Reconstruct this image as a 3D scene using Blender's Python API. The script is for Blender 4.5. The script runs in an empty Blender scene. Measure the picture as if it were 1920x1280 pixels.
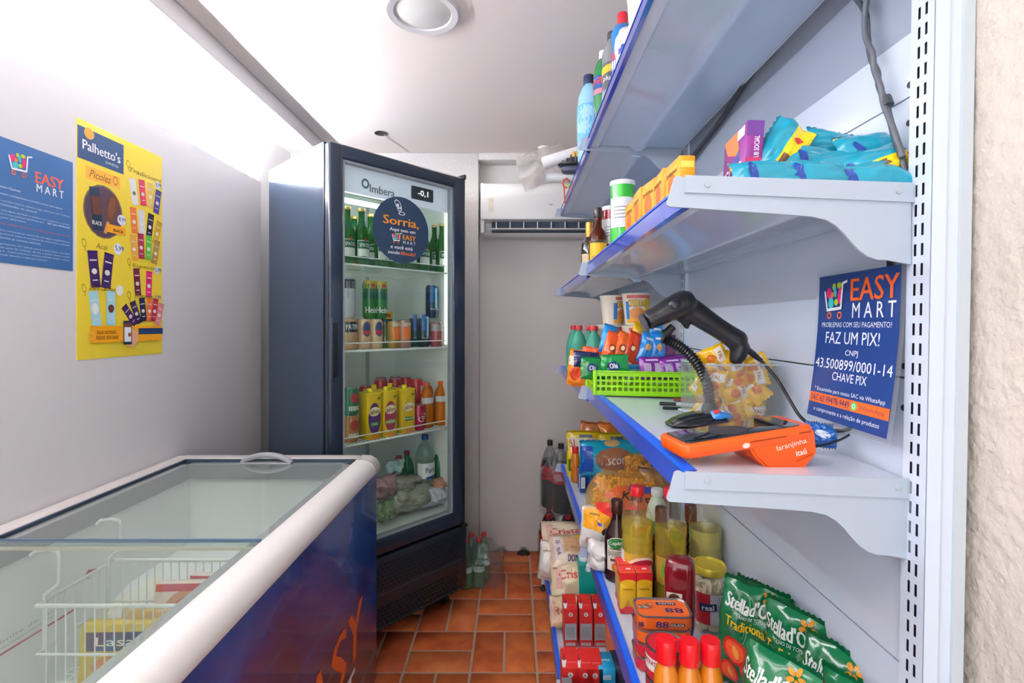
import bpy, bmesh, math, random
from mathutils import Vector as V, Matrix, noise, Euler
PI = math.pi
SC = bpy.context.scene
COL = SC.collection
# ---------------------------------------------------------------- camera, light, exposure
F, CX, CY, CZ = 940.0, 965.0, 608.0, 1.40          # focal length and horizon point in a 1920x1280 frame, eye height
cam = bpy.data.cameras.new('camera'); cam_o = bpy.data.objects.new('camera', cam); COL.objects.link(cam_o)
cam.sensor_width = 36; cam.lens = F / 1920 * 36
cam.shift_x = -(CX - 960) / 1920; cam.shift_y = -(640 - CY) / 1920
cam_o.location = (0, 0, CZ); cam_o.rotation_euler = (PI / 2, 0, 0); cam.clip_start = 0.02
SC.camera = cam_o
SC.view_settings.view_transform = 'Standard'; SC.view_settings.look = 'None'
SC.view_settings.gamma = 1; SC.view_settings.use_curve_mapping = False
SC.view_settings.exposure = 0.42
W = bpy.data.worlds.new('daylight'); SC.world = W; W.use_nodes = True
W.node_tree.nodes['Background'].inputs[0].default_value = (0.85, 0.93, 1.0, 1)
W.node_tree.nodes['Background'].inputs[1].default_value = 1.0

def area(name, loc, rot, sx, sy, e, col=(1, 1, 1)):
    l = bpy.data.lights.new(name, 'AREA'); l.shape = 'RECTANGLE'; l.size = sx; l.size_y = sy; l.energy = e; l.color = col
    o = bpy.data.objects.new(name, l); COL.objects.link(o); o.location = loc; o.rotation_euler = rot
    return o
area('camera_side_fill', (-0.36, -1.15, 1.12), (PI / 2, 0, 0), 1.8, 2.0, 13, (1.0, 0.985, 0.965))  # added soft fill from behind the camera, its opening is assumed
area('overhead_fill', (-0.3, -0.05, 2.40), (0, 0, 0), 0.7, 0.9, 7, (1, 0.97, 0.94))  # added fill from above, no fixture here; the round panel stays unlit
area('far_end_fill', (-0.3, 2.55, 2.41), (0, 0, 0), 0.5, 0.4, 1.6, (1, 0.95, 0.9))  # weak warm area light over the far end, no fixture belongs to it

# ---------------------------------------------------------------- helpers
random.seed(4)
def lin(h):
    h = h.lstrip('#'); r = []
    for i in (0, 2, 4):
        c = int(h[i:i + 2], 16) / 255
        r.append(c / 12.92 if c <= .04045 else ((c + .055) / 1.055) ** 2.4)
    return (*r, 1)
MATS = {}
def mat(name, col='#ffffff', rough=.5, metal=0, alpha=1, trans=0, ior=1.45, emit=0, coat=0, bump=None, vary=None, spec=.5):
    if name in MATS: return MATS[name]
    m = bpy.data.materials.new(name); m.use_nodes = True; nt = m.node_tree; b = nt.nodes['Principled BSDF']
    c = lin(col) if isinstance(col, str) else (*col, 1)
    b.inputs['Base Color'].default_value = c; b.inputs['Roughness'].default_value = rough
    b.inputs['Metallic'].default_value = metal; b.inputs['IOR'].default_value = ior
    b.inputs['Alpha'].default_value = alpha; b.inputs['Transmission Weight'].default_value = trans
    b.inputs['Coat Weight'].default_value = coat; b.inputs['Specular IOR Level'].default_value = spec
    if coat: b.inputs['Coat Roughness'].default_value = .08
    if emit: b.inputs['Emission Color'].default_value = c; b.inputs['Emission Strength'].default_value = emit
    if bump or vary:
        tc = nt.nodes.new('ShaderNodeTexCoord')
    if bump:                                            # (scale, strength, distance, detail)
        n = nt.nodes.new('ShaderNodeTexNoise'); n.inputs['Scale'].default_value = bump[0]; n.inputs['Detail'].default_value = bump[3] if len(bump) > 3 else 3
        nt.links.new(tc.outputs['Object'], n.inputs['Vector'])
        bp = nt.nodes.new('ShaderNodeBump'); bp.inputs['Strength'].default_value = bump[1]; bp.inputs['Distance'].default_value = bump[2]
        nt.links.new(n.outputs['Fac'], bp.inputs['Height']); nt.links.new(bp.outputs['Normal'], b.inputs['Normal'])
    if vary:                                            # (scale, second colour)
        n = nt.nodes.new('ShaderNodeTexNoise'); n.inputs['Scale'].default_value = vary[0]; n.inputs['Detail'].default_value = 4
        nt.links.new(tc.outputs['Object'], n.inputs['Vector'])
        r = nt.nodes.new('ShaderNodeValToRGB'); r.color_ramp.elements[0].position = .38; r.color_ramp.elements[1].position = .62
        r.color_ramp.elements[0].color = c; r.color_ramp.elements[1].color = lin(vary[1])
        nt.links.new(n.outputs['Fac'], r.inputs['Fac']); nt.links.new(r.outputs['Color'], b.inputs['Base Color'])
    MATS[name] = m
    return m
def C(h, rough=.35, coat=0.0, metal=0):                  # plain printed / plastic colour
    return mat('tone_%s_%d_%d_%d' % (h.strip('#'), rough * 100, coat * 10, metal * 10), h, rough, metal, coat=coat)
def clear(name, tint='#ffffff', ior=1.45, rough=.02, gloss=1.0, haze=0.0, hazecol='#ffffff'):
    """thin clear sheet: see-through with mirror reflections by Fresnel, optionally a little milky"""
    if name in MATS: return MATS[name]
    m = bpy.data.materials.new(name); m.use_nodes = True; nt = m.node_tree; nt.nodes.clear()
    out = nt.nodes.new('ShaderNodeOutputMaterial'); t = nt.nodes.new('ShaderNodeBsdfTransparent'); g = nt.nodes.new('ShaderNodeBsdfGlossy')
    mx = nt.nodes.new('ShaderNodeMixShader'); fr = nt.nodes.new('ShaderNodeFresnel'); fr.inputs['IOR'].default_value = ior
    t.inputs['Color'].default_value = lin(tint); g.inputs['Roughness'].default_value = rough; g.inputs['Color'].default_value = (gloss, gloss, gloss, 1)
    base = t.outputs[0]
    if haze:
        d = nt.nodes.new('ShaderNodeBsdfDiffuse'); d.inputs['Color'].default_value = lin(hazecol)
        m2 = nt.nodes.new('ShaderNodeMixShader'); m2.inputs[0].default_value = haze
        nt.links.new(t.outputs[0], m2.inputs[1]); nt.links.new(d.outputs[0], m2.inputs[2]); base = m2.outputs[0]
    ge = nt.nodes.new('ShaderNodeNewGeometry'); mu = nt.nodes.new('ShaderNodeMath'); mu.operation = 'MULTIPLY'; iv = nt.nodes.new('ShaderNodeMath'); iv.operation = 'SUBTRACT'; iv.inputs[0].default_value = 1
    nt.links.new(ge.outputs['Backfacing'], iv.inputs[1]); nt.links.new(fr.outputs[0], mu.inputs[0]); nt.links.new(iv.outputs[0], mu.inputs[1])
    nt.links.new(mu.outputs[0], mx.inputs[0]); nt.links.new(base, mx.inputs[1]); nt.links.new(g.outputs[0], mx.inputs[2])
    nt.links.new(mx.outputs[0], out.inputs[0]); MATS[name] = m
    return m

def P(px, py, Y): return V(((px - CX) * Y / F, Y, CZ - (py - CY) * Y / F))

class MB:
    """collects shapes into one mesh"""
    def __init__(s): s.v = []; s.f = []; s.m = []; s.sm = []
    def add(s, vs, fs, mi=0, smooth=False, M=None):
        o = len(s.v)
        s.v += [tuple(M @ V(p)) if M else tuple(p) for p in vs]
        s.f += [tuple(i + o for i in f) for f in fs]; s.m += [mi] * len(fs); s.sm += [smooth] * len(fs)
        return s
    def box(s, lo, hi, mi=0, bev=0, M=None, seg=2):
        bm = bmesh.new(); bmesh.ops.create_cube(bm, size=1)
        for v in bm.verts: v.co = V([lo[k] + (v.co[k] + .5) * (hi[k] - lo[k]) for k in range(3)])
        if bev: bmesh.ops.bevel(bm, geom=bm.edges[:], offset=bev, segments=seg, affect='EDGES', profile=.5)
        bm.verts.index_update()
        s.add([v.co for v in bm.verts], [[v.index for v in f.verts] for f in bm.faces], mi, bool(bev) and seg > 1, M); bm.free()
        return s
    def tube(s, pts, r, n=8, mi=0, closed=False, M=None, flat=1.0, up=None):
        pts = [V(p) for p in pts]; k = len(pts); rs = r if isinstance(r, (list, tuple)) else [r] * k
        vs = []; fs = []
        tn = []
        for i in range(k):
            a = pts[(i - 1) % k] if (closed or i) else pts[0]; b = pts[(i + 1) % k] if (closed or i < k - 1) else pts[-1]
            tn.append((b - a).normalized())
        nrm = V(up) if up else (V((0, 0, 1)) if abs(tn[0].z) < .9 else V((1, 0, 0)))
        for i in range(k):
            t = tn[i]; nrm = (nrm - t * nrm.dot(t)).normalized(); bn = t.cross(nrm)
            for j in range(n):
                a = 2 * PI * j / n; vs.append(pts[i] + nrm * math.cos(a) * rs[i] + bn * math.sin(a) * rs[i] * flat)
        for i in range(k if closed else k - 1):
            for j in range(n):
                a = i * n + j; b = i * n + (j + 1) % n; i2 = (i + 1) % k; c = i2 * n + (j + 1) % n; d = i2 * n + j
                fs.append((a, d, c, b))
        if not closed: fs.append(tuple(range(n))); fs.append(tuple(reversed(range((k - 1) * n, k * n))))
        return s.add(vs, fs, mi, n > 5, M)
    def lathe(s, prof, n=24, mi=0, M=None, sq=2.0, fl=1.0, a0=0, a1=2 * PI, cap=True):
        """profile of (radius, z); sq>2 squares the section, fl flattens it in y"""
        full = abs(a1 - a0 - 2 * PI) < 1e-6; k = n if full else n + 1; vs = []; fs = []
        for (r, z) in prof:
            for j in range(k):
                a = a0 + (a1 - a0) * j / n; c, d = math.cos(a), math.sin(a)
                q = 1 if sq == 2 else (abs(c) ** sq + abs(d) ** sq) ** (-1 / sq)
                vs.append((r * c * q, r * d * q * fl, z))
        for i in range(len(prof) - 1):
            for j in range(n):
                j2 = (j + 1) % k if full else j + 1
                fs.append((i * k + j, i * k + j2, (i + 1) * k + j2, (i + 1) * k + j))
        if full and cap: fs.append(tuple(reversed(range(k)))); fs.append(tuple(range((len(prof) - 1) * k, len(prof) * k)))
        return s.add(vs, fs, mi, True, M)
    def prism(s, poly, y0, y1, mi=0, axis='y', M=None, smooth=False):
        n = len(poly)
        f = {'y': lambda a, b, t: (a, t, b), 'x': lambda a, b, t: (t, a, b), 'z': lambda a, b, t: (a, b, t)}[axis]
        vs = [f(a, b, y0) for a, b in poly] + [f(a, b, y1) for a, b in poly]
        fs = [tuple(range(n)), tuple(reversed(range(n, 2 * n)))] + [(i, n + i, n + (i + 1) % n, (i + 1) % n) for i in range(n)]
        return s.add(vs, fs, mi, smooth, M)
    def build(s, name, mats, parent=None, loc=None, rot=None, keep_flat_caps=True):
        me = bpy.data.meshes.new(name); me.from_pydata(s.v, [], s.f)
        for m in (mats if isinstance(mats, (list, tuple)) else [mats]): me.materials.append(m)
        me.polygons.foreach_set('material_index', s.m); me.polygons.foreach_set('use_smooth', s.sm)
        bm = bmesh.new(); bm.from_mesh(me); bmesh.ops.recalc_face_normals(bm, faces=bm.faces); bm.to_mesh(me); bm.free()
        for p in me.polygons:
            if len(p.vertices) > 6: p.use_smooth = False
        me.update()
        if hasattr(me, 'set_sharp_from_angle'): me.set_sharp_from_angle(angle=math.radians(50))
        o = bpy.data.objects.new(name, me); COL.objects.link(o)
        if parent: o.parent = parent
        if loc: o.location = loc
        if rot: o.rotation_euler = rot
        return o
def thing(name, label, cat, loc=(0, 0, 0), rz=0, group=None, rot=None):
    o = bpy.data.objects.new(name, None); COL.objects.link(o); o.empty_display_size = .02
    o.location = loc; o.rotation_euler = rot if rot else (0, 0, rz)
    o['label'] = label; o['category'] = cat
    if group: o['group'] = group
    return o
def tag(o, label, cat, group=None):
    o['label'] = label; o['category'] = cat
    if group: o['group'] = group
    return o
def struct(o): o['kind'] = 'structure'; return o
def dup(root, loc, label, rz=None, group=None, rot=None):
    r = root.copy(); COL.objects.link(r); r.location = loc
    if rz is not None: r.rotation_euler = (0, 0, rz)
    if rot is not None: r.rotation_euler = rot
    r['label'] = label
    if group: r['group'] = group
    for ch in list(root.children):
        c = ch.copy(); COL.objects.link(c); c.parent = r
        for g in list(ch.children):
            d = g.copy(); COL.objects.link(d); d.parent = c
    return r

# flat print wrapped onto any surface S(x, y, off) -> point
TX = {}
def tmesh(s, bold):
    k = (s, bold)
    if k not in TX:
        cu = bpy.data.curves.new('t', 'FONT'); cu.body = s; cu.size = 1; cu.offset = bold; cu.resolution_u = 2
        ob = bpy.data.objects.new('t', cu); me = bpy.data.meshes.new_from_object(ob)
        vs = [(v.co.x, v.co.y) for v in me.vertices]; fs = [tuple(p.vertices) for p in me.polygons]
        bpy.data.objects.remove(ob); bpy.data.curves.remove(cu); bpy.data.meshes.remove(me)
        x0 = min(v[0] for v in vs); x1 = max(v[0] for v in vs); y0 = min(v[1] for v in vs); y1 = max(v[1] for v in vs)
        TX[k] = ([((x - x0) / (x1 - x0) - .5, (y - y0) / (y1 - y0) - .5) for x, y in vs], fs, (x1 - x0) / (y1 - y0))
    return TX[k]
class Print:
    def __init__(s, step=.0004): s.mb = MB(); s.mats = []; s.step = step; s.bb = []
    def mi(s, m):
        if isinstance(m, str): m = C(m)
        if m not in s.mats: s.mats.append(m)
        return s.mats.index(m)
    def put(s, S, vs, fs, m, rot=0, c=(0, 0)):
        ca, sa = math.cos(rot), math.sin(rot); q = [(c[0] + x * ca - y * sa, c[1] + x * sa + y * ca) for x, y in vs]
        x0, x1, y0, y1 = min(p[0] for p in q), max(p[0] for p in q), min(p[1] for p in q), max(p[1] for p in q); L = 1
        for (k, l, a0, a1, b0, b1) in s.bb:
            if k == id(S) and x0 < a1 and x1 > a0 and y0 < b1 and y1 > b0: L = max(L, l + 1)
        s.bb.append((id(S), L, x0, x1, y0, y1)); off = s.step * L
        s.mb.add([S(c[0] + x * ca - y * sa, c[1] + x * sa + y * ca, off) for x, y in vs], fs, s.mi(m)); return s
    def rect(s, S, cx, cy, w, h, m, rot=0, n=1, skew=0):
        vs = [(-w / 2 + w * i / n + skew * (j / n - .5), -h / 2 + h * j / n) for j in range(n + 1) for i in range(n + 1)]
        fs = [(j * (n + 1) + i, j * (n + 1) + i + 1, (j + 1) * (n + 1) + i + 1, (j + 1) * (n + 1) + i) for j in range(n) for i in range(n)]
        return s.put(S, vs, fs, m, rot, (cx, cy))
    def ell(s, S, cx, cy, rx, ry, m, rot=0, n=20, rings=1, hole=0):
        vs = [] if hole else [(0, 0)]; fs = []
        for k in range(rings + (1 if hole else 0)):
            q = (hole + (1 - hole) * k / rings) if hole else (k + 1) / rings
            vs += [(rx * q * math.cos(2 * PI * i / n), ry * q * math.sin(2 * PI * i / n)) for i in range(n)]
        b = 0 if hole else 1
        if not hole: fs += [(0, 1 + i, 1 + (i + 1) % n) for i in range(n)]
        for k in range(rings + (1 if hole else 0) - 1):
            fs += [(b + k * n + i, b + (k + 1) * n + i, b + (k + 1) * n + (i + 1) % n, b + k * n + (i + 1) % n) for i in range(n)]
        return s.put(S, vs, fs, m, rot, (cx, cy))
    def poly(s, S, pts, m): return s.put(S, pts, [tuple(range(len(pts)))], m)
    def text(s, S, t, cx, cy, h, m, bold=.0, w=None, rot=0, skew=0):
        vs, fs, asp = tmesh(t, 0); W_ = w if w else h * asp
        d = min(bold, .06) * h * .6
        for dx in ((0,) if bold < .015 else (-d, d) if bold < .04 else (-d, 0, d)): s.put(S, [(x * W_ + skew * y * h + dx, y * h) for x, y in vs], fs, m, rot, (cx, cy))
        return s
    def build(s, name, parent):
        if not s.mb.f: return None
        me = bpy.data.meshes.new(name); me.from_pydata(s.mb.v, [], s.mb.f)
        for m in s.mats: me.materials.append(m)
        me.polygons.foreach_set('material_index', s.mb.m); me.update()
        o = bpy.data.objects.new(name, me); COL.objects.link(o); o.parent = parent
        return o
def flat(O, X, Y):                                       # plane: origin O, x axis X, y axis Y
    O, X, Y = V(O), V(X).normalized(), V(Y).normalized(); N = X.cross(Y)
    return lambda x, y, off: O + X * x + Y * y + N * off
def wrap(r, z0=0, fl=1.0, a=-PI / 2):                    # around a cylinder, x = arc length from the front (-Y)
    def S(x, y, off):
        t = a + x / r; return V(((r + off) * math.cos(t), (r + off) * math.sin(t) * fl, z0 + y))
    return S
def cart_logo(D, S, cx, cy, s, fade=False):
    """shopping-cart emblem with coloured goods, s = width"""
    wh = '#f4f4f6'; u = s / 10
    for (x, y, rx, ry, c, r) in [(-2.6, 1.4, 1.1, 1.5, '#e0307a', .2), (-.6, 3, 0.7, .9, '#b4c821', 0), (-1.2, .9, .7, .8, '#e8762b', 0), (1.6, 3.2, 1.0, .8, '#b4c821', 0),
                                 (-1.6, -1.2, 1.2, 1.4, '#3ec1c9', .1), (.1, 1.6, .6, 1.5, '#3ec1c9', .2), (.5, -1, .8, .9, '#b4c821', 0), (1.9, .6, .8, 2.1, '#e0307a', -.05)]:
        D.ell(S, cx + x * u, cy + y * u, rx * u, ry * u, C(c), r)
    for a, b, w in [((-4.3, 2.0), (-3.0, -3.0), .6), ((-3.2, -3.0), (2.9, -2.6), .75), ((2.8, -2.8), (3.3, 3.6), .6), ((3.1, 3.5), (5.2, 4.0), .6)]:
        ax, ay = cx + a[0] * u, cy + a[1] * u; bx, by = cx + b[0] * u, cy + b[1] * u
        D.rect(S, (ax + bx) / 2, (ay + by) / 2, math.hypot(bx - ax, by - ay), w * u, C(wh), math.atan2(by - ay, bx - ax))
    for x in (-2.3, 2.0): D.ell(S, cx + x * u, cy - 4.4 * u, .95 * u, .95 * u, C('#ef6a2a'), 0, 18, 1, .6)
# ---------------------------------------------------------------- room
XL, XR, YB, HC = -1.28, 0.612, 3.10, CZ + 1.023
plaster = mat('white_paint', '#d6d4d5', .75, bump=(60, .15, .002))
rough_wall = mat('rough_plaster', '#cdc3b8', .85, bump=(45, .8, .010, 4))
stucco = mat('pillar_stucco', '#d5d1cf', .85, bump=(110, .9, .006, 3))
ceil_m = mat('ceiling_paint', '#efe4de', .8, bump=(6, .12, .004))
dirty = mat('niche_paint', '#d6d1cf', .75, bump=(50, .1, .002))
# floor slab with terracotta bricks laid in pairs (basket weave)
fl = struct(MB().box((-1.5, -1.3, -.06), (.75, 3.25, -.004)).build('floor', mat('grout', '#b39b88', .9, bump=(200, .3, .002))))
tm = []
for i, (a, b) in enumerate([('#cc6a38', '#ab4f2a'), ('#c05f33', '#d07a48'), ('#d27238', '#b65c30'), ('#be5a34', '#a64f2c')]):
    tm.append(mat('terracotta_%d' % i, a, .5, vary=(9, b), bump=(40, .25, .002), spec=.35))
tile_me = []
for m in tm:
    for hor in (0, 1):
        lx, ly = (.27 - .010, .135 - .010) if hor else (.135 - .010, .27 - .010)
        b = MB().box((-lx / 2, -ly / 2, -.008), (lx / 2, ly / 2, 0), 0, .003, seg=1); o = b.build('brick', m, fl); tile_me.append(o)
first = {k: True for k in range(8)}
for i in range(-6, 3):
    for j in range(-9, 4):
        x0, y0 = -.18 + .27 * i, 2.29 + .27 * j
        if x0 > .6 or x0 < -1.5 or y0 > 3.05 or y0 < .3: continue
        hor = (i + j) % 2 == 0
        for k in range(2):
            x, y = (x0 + .135, y0 + .0675 + .135 * k) if hor else (x0 + .0675 + .135 * k, y0 + .135)
            q = random.randrange(4) * 2 + (1 if hor else 0)
            o = tile_me[q]
            if first[q]: first[q] = False
            else: o = o.copy(); COL.objects.link(o)
            o.location = (x, y, random.uniform(-.001, .0006)); o.rotation_euler = (random.uniform(-.004, .004), random.uniform(-.004, .004), random.uniform(-.006, .006))
# ceiling, walls
cl = struct(MB().box((-1.5, -1.3, HC), (.75, 3.25, HC + .08)).build('ceiling', ceil_m))
ch = MB().lathe([(.0, -.001), (.030, -.001), (.034, -.004), (.031, -.0005)], 20, M=Matrix.Translation((-.715, 2.68, HC))).build('cut_hole', mat('hole_dark', '#3b3733', .9), cl)
MB().tube([(-.70, 2.70, HC - .002), (-.69, 2.76, HC - .006), (-.665, 2.84, HC - .003), (-.63, 2.97, HC - .002)], .0022, 5).build('hanging_wire', C('#cfc6c0'), cl)
wl = struct(MB().box((-1.34, -1.3, 0), (XL, 2.53, CZ + .717), 0).build('wall_left', plaster))
struct(MB().box((-1.45, -1.3, 0), (-1.34, 3.25, HC)).build('wall_left_upper', mat('bright_paint', '#efefef', .7)))
struct(MB().box((-1.18, -1.3, HC - .074), (-1.07, 3.0, HC), 0, .006).build('trim_1', plaster))          # boxed pipe under the ceiling
nt = dirty.node_tree; bs = nt.nodes['Principled BSDF']; tc = nt.nodes.new('ShaderNodeTexCoord'); n1 = nt.nodes.new('ShaderNodeTexNoise'); n1.inputs['Scale'].default_value = 14; n1.inputs['Detail'].default_value = 6
sx = nt.nodes.new('ShaderNodeSeparateXYZ'); mr = nt.nodes.new('ShaderNodeMapRange'); mr.inputs['From Min'].default_value = .0; mr.inputs['From Max'].default_value = .16; mr.inputs['To Min'].default_value = .17; mr.inputs['To Max'].default_value = -.4
ad = nt.nodes.new('ShaderNodeMath'); ad.operation = 'ADD'; rp = nt.nodes.new('ShaderNodeValToRGB'); rp.color_ramp.elements[0].position = .60; rp.color_ramp.elements[0].color = lin('#d6d1cf'); rp.color_ramp.elements[1].position = .74; rp.color_ramp.elements[1].color = lin('#857a72')
nt.links.new(tc.outputs['Object'], n1.inputs['Vector']); nt.links.new(tc.outputs['Object'], sx.inputs[0]); nt.links.new(sx.outputs['Z'], mr.inputs['Value']); nt.links.new(n1.outputs['Fac'], ad.inputs[0]); nt.links.new(mr.outputs[0], ad.inputs[1]); nt.links.new(ad.outputs[0], rp.inputs[0]); nt.links.new(rp.outputs[0], bs.inputs['Base Color'])   # damp stains near the floor
struct(MB().box((-1.45, YB, 0), (.75, 3.25, HC)).build('wall_back', dirty))
struct(MB().box((-1.34, 2.99, 0), (-.216, YB, HC), 0, .004).build('pillar', stucco))
struct(MB().box((-.216, 2.99, CZ + .982), (.612, YB, HC), 0, .003).build('trim_2', stucco))
struct(MB().box((XR, -1.3, 0), (.75, 3.1, HC)).build('wall_right', rough_wall))
b = MB(); b.box((-1.45, -1.3, 0), (-1.30, -1.2, HC)); b.box((.56, -1.3, 0), (.75, -1.2, HC)); b.box((-1.30, -1.3, 2.36), (.56, -1.2, HC))
struct(b.build('wall_front', plaster))
# LED strip on top of the lower wall board
ls = thing('led_strip', 'white LED light strip lying along the top ledge of the poster wall', 'light', (-1.315, .6, CZ + .717))
MB().box((-.022, -1.6, 0), (.022, 1.9, .008)).build('channel', C('#dddddd', .4), ls)
MB().box((-.016, -1.58, .008), (.016, 1.88, .014)).build('diffuser', mat('led', '#f4f6ff', emit=215), ls)
# round ceiling panel
cp = thing('ceiling_panel', 'round white surface panel with a raised rim on the ceiling', 'ceiling light', (-.30, 1.635, HC))
MB().lathe([(.118, 0), (.119, -.010), (.115, -.014), (.094, -.012), (.092, -.007), (.092, -.001)], 48, cap=False).build('rim', C('#d9d6d6', .4), cp)
MB().lathe([(0.0005, -.008), (.088, -.008), (.092, -.006)], 48, cap=False).build('diffuser', mat('panel_diffuser', '#e2e1dc', .5), cp)
# small knob on the ceiling by the niche
kn = thing('ceiling_knob', 'small white mushroom-shaped knob hanging from the ceiling by the niche', 'sensor', (P(1020, 288, 2.90).x, 2.90, HC))
MB().lathe([(.001, 0), (.036, 0), (.034, -.010), (.014, -.018), (.009, -.03), (.009, -.055), (.001, -.057)], 20, cap=False).build('body', C('#e2dedb', .4), kn)
# air conditioner
ac = thing('air_conditioner', 'white split air conditioner high in the wall niche with louvre open', 'air conditioner', (.21, YB, 0))
zt, zb = CZ + .827, CZ + .524
pr = [(0, zb + .02), (0, zt), (-.16, zt), (-.19, zt - .012), (-.205, zt - .04), (-.205, zb + .10), (-.20, zb + .085), (-.12, zb + .075), (-.10, zb + .03), (-.16, zb + .012), (-.14, zb), (-.03, zb)]
MB().prism(pr, -.405, .405, axis='x').build('body', mat('ac_white', '#e9e9e8', .3, coat=.3), ac)
MB().box((-.409, -.19, zb + .004), (-.385, -.01, zt - .004), 0, .008).build('end_cap', C('#e4e4e3', .35), ac)
MB().box((.385, -.19, zb + .004), (.409, -.01, zt - .004), 0, .008).build('end_cap', C('#e4e4e3', .35), ac)
MB().box((-.345, -.155, zb + .018), (.345, -.12, zb + .078), 0).build('outlet', mat('ac_slot', '#3e4a5c', .6), ac)
MB().box((-.345, -.20, zb + .026), (.345, -.165, zb + .033), 0, .002, M=Matrix.Rotation(0, 4, 'X')).build('louvre', C('#c9cbcc', .35), ac)
for k in range(9):
    x = -.32 + .08 * k; MB().box((x, -.19, zb + .028), (x + .006, -.14, zb + .072)).build('vane', C('#c9ccd0', .4), ac)
D = Print(); S = flat((0, -.205, zt - .13), (1, 0, 0), (0, 0, 1))
D.text(S, 'elgin', 0.0, -.005, .013, '#9a9a9c', .02); D.rect(S, -.345, -.01, .03, .085, '#e6dccb'); D.text(S, '10', -.345, .02, .010, '#9aa09a'); D.rect(S, -.345, -.03, .022, .012, '#d9d4d0')
D.build('energy_label', ac)

# ---------------------------------------------------------------- posters on the left wall
po = thing('ice_cream_poster', 'tall yellow ice lolly price poster taped to the white wall', 'poster', (XL, 1.464, 1.295))
MB().box((0, 0, 0), (.0012, .354, .71)).build('sheet', mat('poster_yellow', '#eed43c', .35, coat=.4), po)
S = flat((.0012, 0, 0), (0, 1, 0), (0, 0, 1)); D = Print(.00025)
PW, PH = .354, .71
def bar(u, v, c, rot=0, w=.028, h=.086, band='#e9e5dc'):
    x, y = u * PW, v * PH
    D.rect(S, x, y, w, h, C(c), rot); 
    for q in (-.47, .47): D.rect(S, x - math.sin(rot) * q * h, y + math.cos(rot) * q * h, w * 1.04, h * .045, C(c, .15, .4), rot)
    D.rect(S, x - math.sin(rot) * .24 * h, y + math.cos(rot) * .24 * h, w * .72, h * .035, C(band), rot)
    D.ell(S, x + math.sin(rot) * .06 * h, y - math.cos(rot) * .06 * h, w * .28, h * .08, C(band if c not in ('#e9e9ea', '#a8dbe8') else '#7b6a58'), rot, 12)
    D.rect(S, x + math.sin(rot) * .30 * h, y - math.cos(rot) * .30 * h, w * .5, h * .03, C(band), rot)
D.rect(S, .25 * PW, .905 * PH, .49 * PW, .135 * PH, C('#2c4a73'))
D.ell(S, .12 * PW, .955 * PH, .018, .017, C('#f0a23c')); D.text(S, "Palhetto's", .255 * PW, .902 * PH, .030, '#f2f2f4', .03, .40 * PW); D.text(S, 'SORVETES', .36 * PW, .862 * PH, .008, '#e0e0e6')
D.rect(S, .27 * PW, .79 * PH, .37 * PW, .055 * PH, C('#f5b440')); D.text(S, 'Picoles', .24 * PW, .79 * PH, .024, '#7b4a28', .01, .22 * PW, skew=.3)
D.ell(S, .40 * PW, .795 * PH, .010, .014, C('#7b4a28'), 0, 16, 1, .8)
D.ell(S, .27 * PW, .64 * PH, .075, .083, C('#7d6a58')); D.ell(S, .27 * PW, .64 * PH, .070, .078, C('#57404e'))
D.rect(S, .19 * PW, .645 * PH, .036, .130, C('#22384a'), .12); D.rect(S, .19 * PW, .66 * PH, .030, .055, C('#6b3b2c'), .12); D.text(S, 'BLACK', .20 * PW, .585 * PH, .012, '#e6e6e6', .02, .036)
D.ell(S, .36 * PW, .665 * PH, .021, .046, C('#6f4129'), -.25); D.ell(S, .355 * PW, .67 * PH, .013, .035, C('#7f4e31'), -.25); D.rect(S, .30 * PW, .575 * PH, .011, .040, C('#d19a62'), -.3)
D.rect(S, .41 * PW, .575 * PH, .075, .026, C('#f2a623')); D.text(S, 'BLACK', .43 * PW, .572 * PH, .010, '#54301e', .02, .04); D.ell(S, .47 * PW, .625 * PH, .018, .017, C('#eef0f6')); D.text(S, '8,99', .475 * PW, .627 * PH, .014, '#23428f', .02, .028)
for k, (u, v, c, r) in enumerate([(.62, .775, '#e9e9ea', .18), (.73, .785, '#d6395c', .12), (.835, .785, '#e0bf62', .04), (.93, .765, '#4a3f8f', -.16),
                                  (.62, .64, '#e2773a', .1), (.72, .64, '#dcdcde', .04), (.83, .635, '#33263f', -.14), (.93, .61, '#cfa72d', -.28),
                                  (.62, .51, '#e0a33a', .13), (.71, .525, '#a82b4c', .06), (.81, .525, '#67bb44', -.04), (.905, .51, '#a98545', -.2)]): bar(u, v, c, r)
D.text(S, 'Tradicional', .77 * PW, .875 * PH, .015, '#8a6a2a', .02, .15, skew=.25); D.ell(S, .935 * PW, .85 * PH, .013, .014, C('#e9ecf4')); D.text(S, '3,99', .945 * PW, .85 * PH, .015, '#2a4796', .02, .028)
for (u, v) in [(.55, .895), (.56, .44), (.56, .285), (.07, .49), (.07, .30)]:
    D.ell(S, u * PW, v * PH, .008, .013, C('#a08a2e'), .2, 14, 1, .75); D.rect(S, u * PW + .003, v * PH - .018, .0025, .012, C('#a08a2e'), .2)
D.text(S, 'Acai', .25 * PW, .487 * PH, .017, '#9a7a2a', .02, skew=.25); D.ell(S, .43 * PW, .49 * PH, .017, .018, C('#eceff6')); D.text(S, '5,99', .445 * PW, .492 * PH, .018, '#23428f', .03, .034)
bar(.17, .385, '#3d2560', .12, .036, .112); bar(.31, .385, '#3d2560', -.12, .036, .112)
D.text(S, 'Especial', .76 * PW, .425 * PH, .015, '#9a7a2a', .02, .11, skew=.25); D.ell(S, .925 * PW, .42 * PH, .013, .014, C('#e9ecf4')); D.text(S, '5,99', .94 * PW, .42 * PH, .016, '#23428f', .02, .028)
bar(.66, .35, '#6d2440', .1, .028, .092); bar(.815, .345, '#d8236f', -.03, .028, .092)
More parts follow.
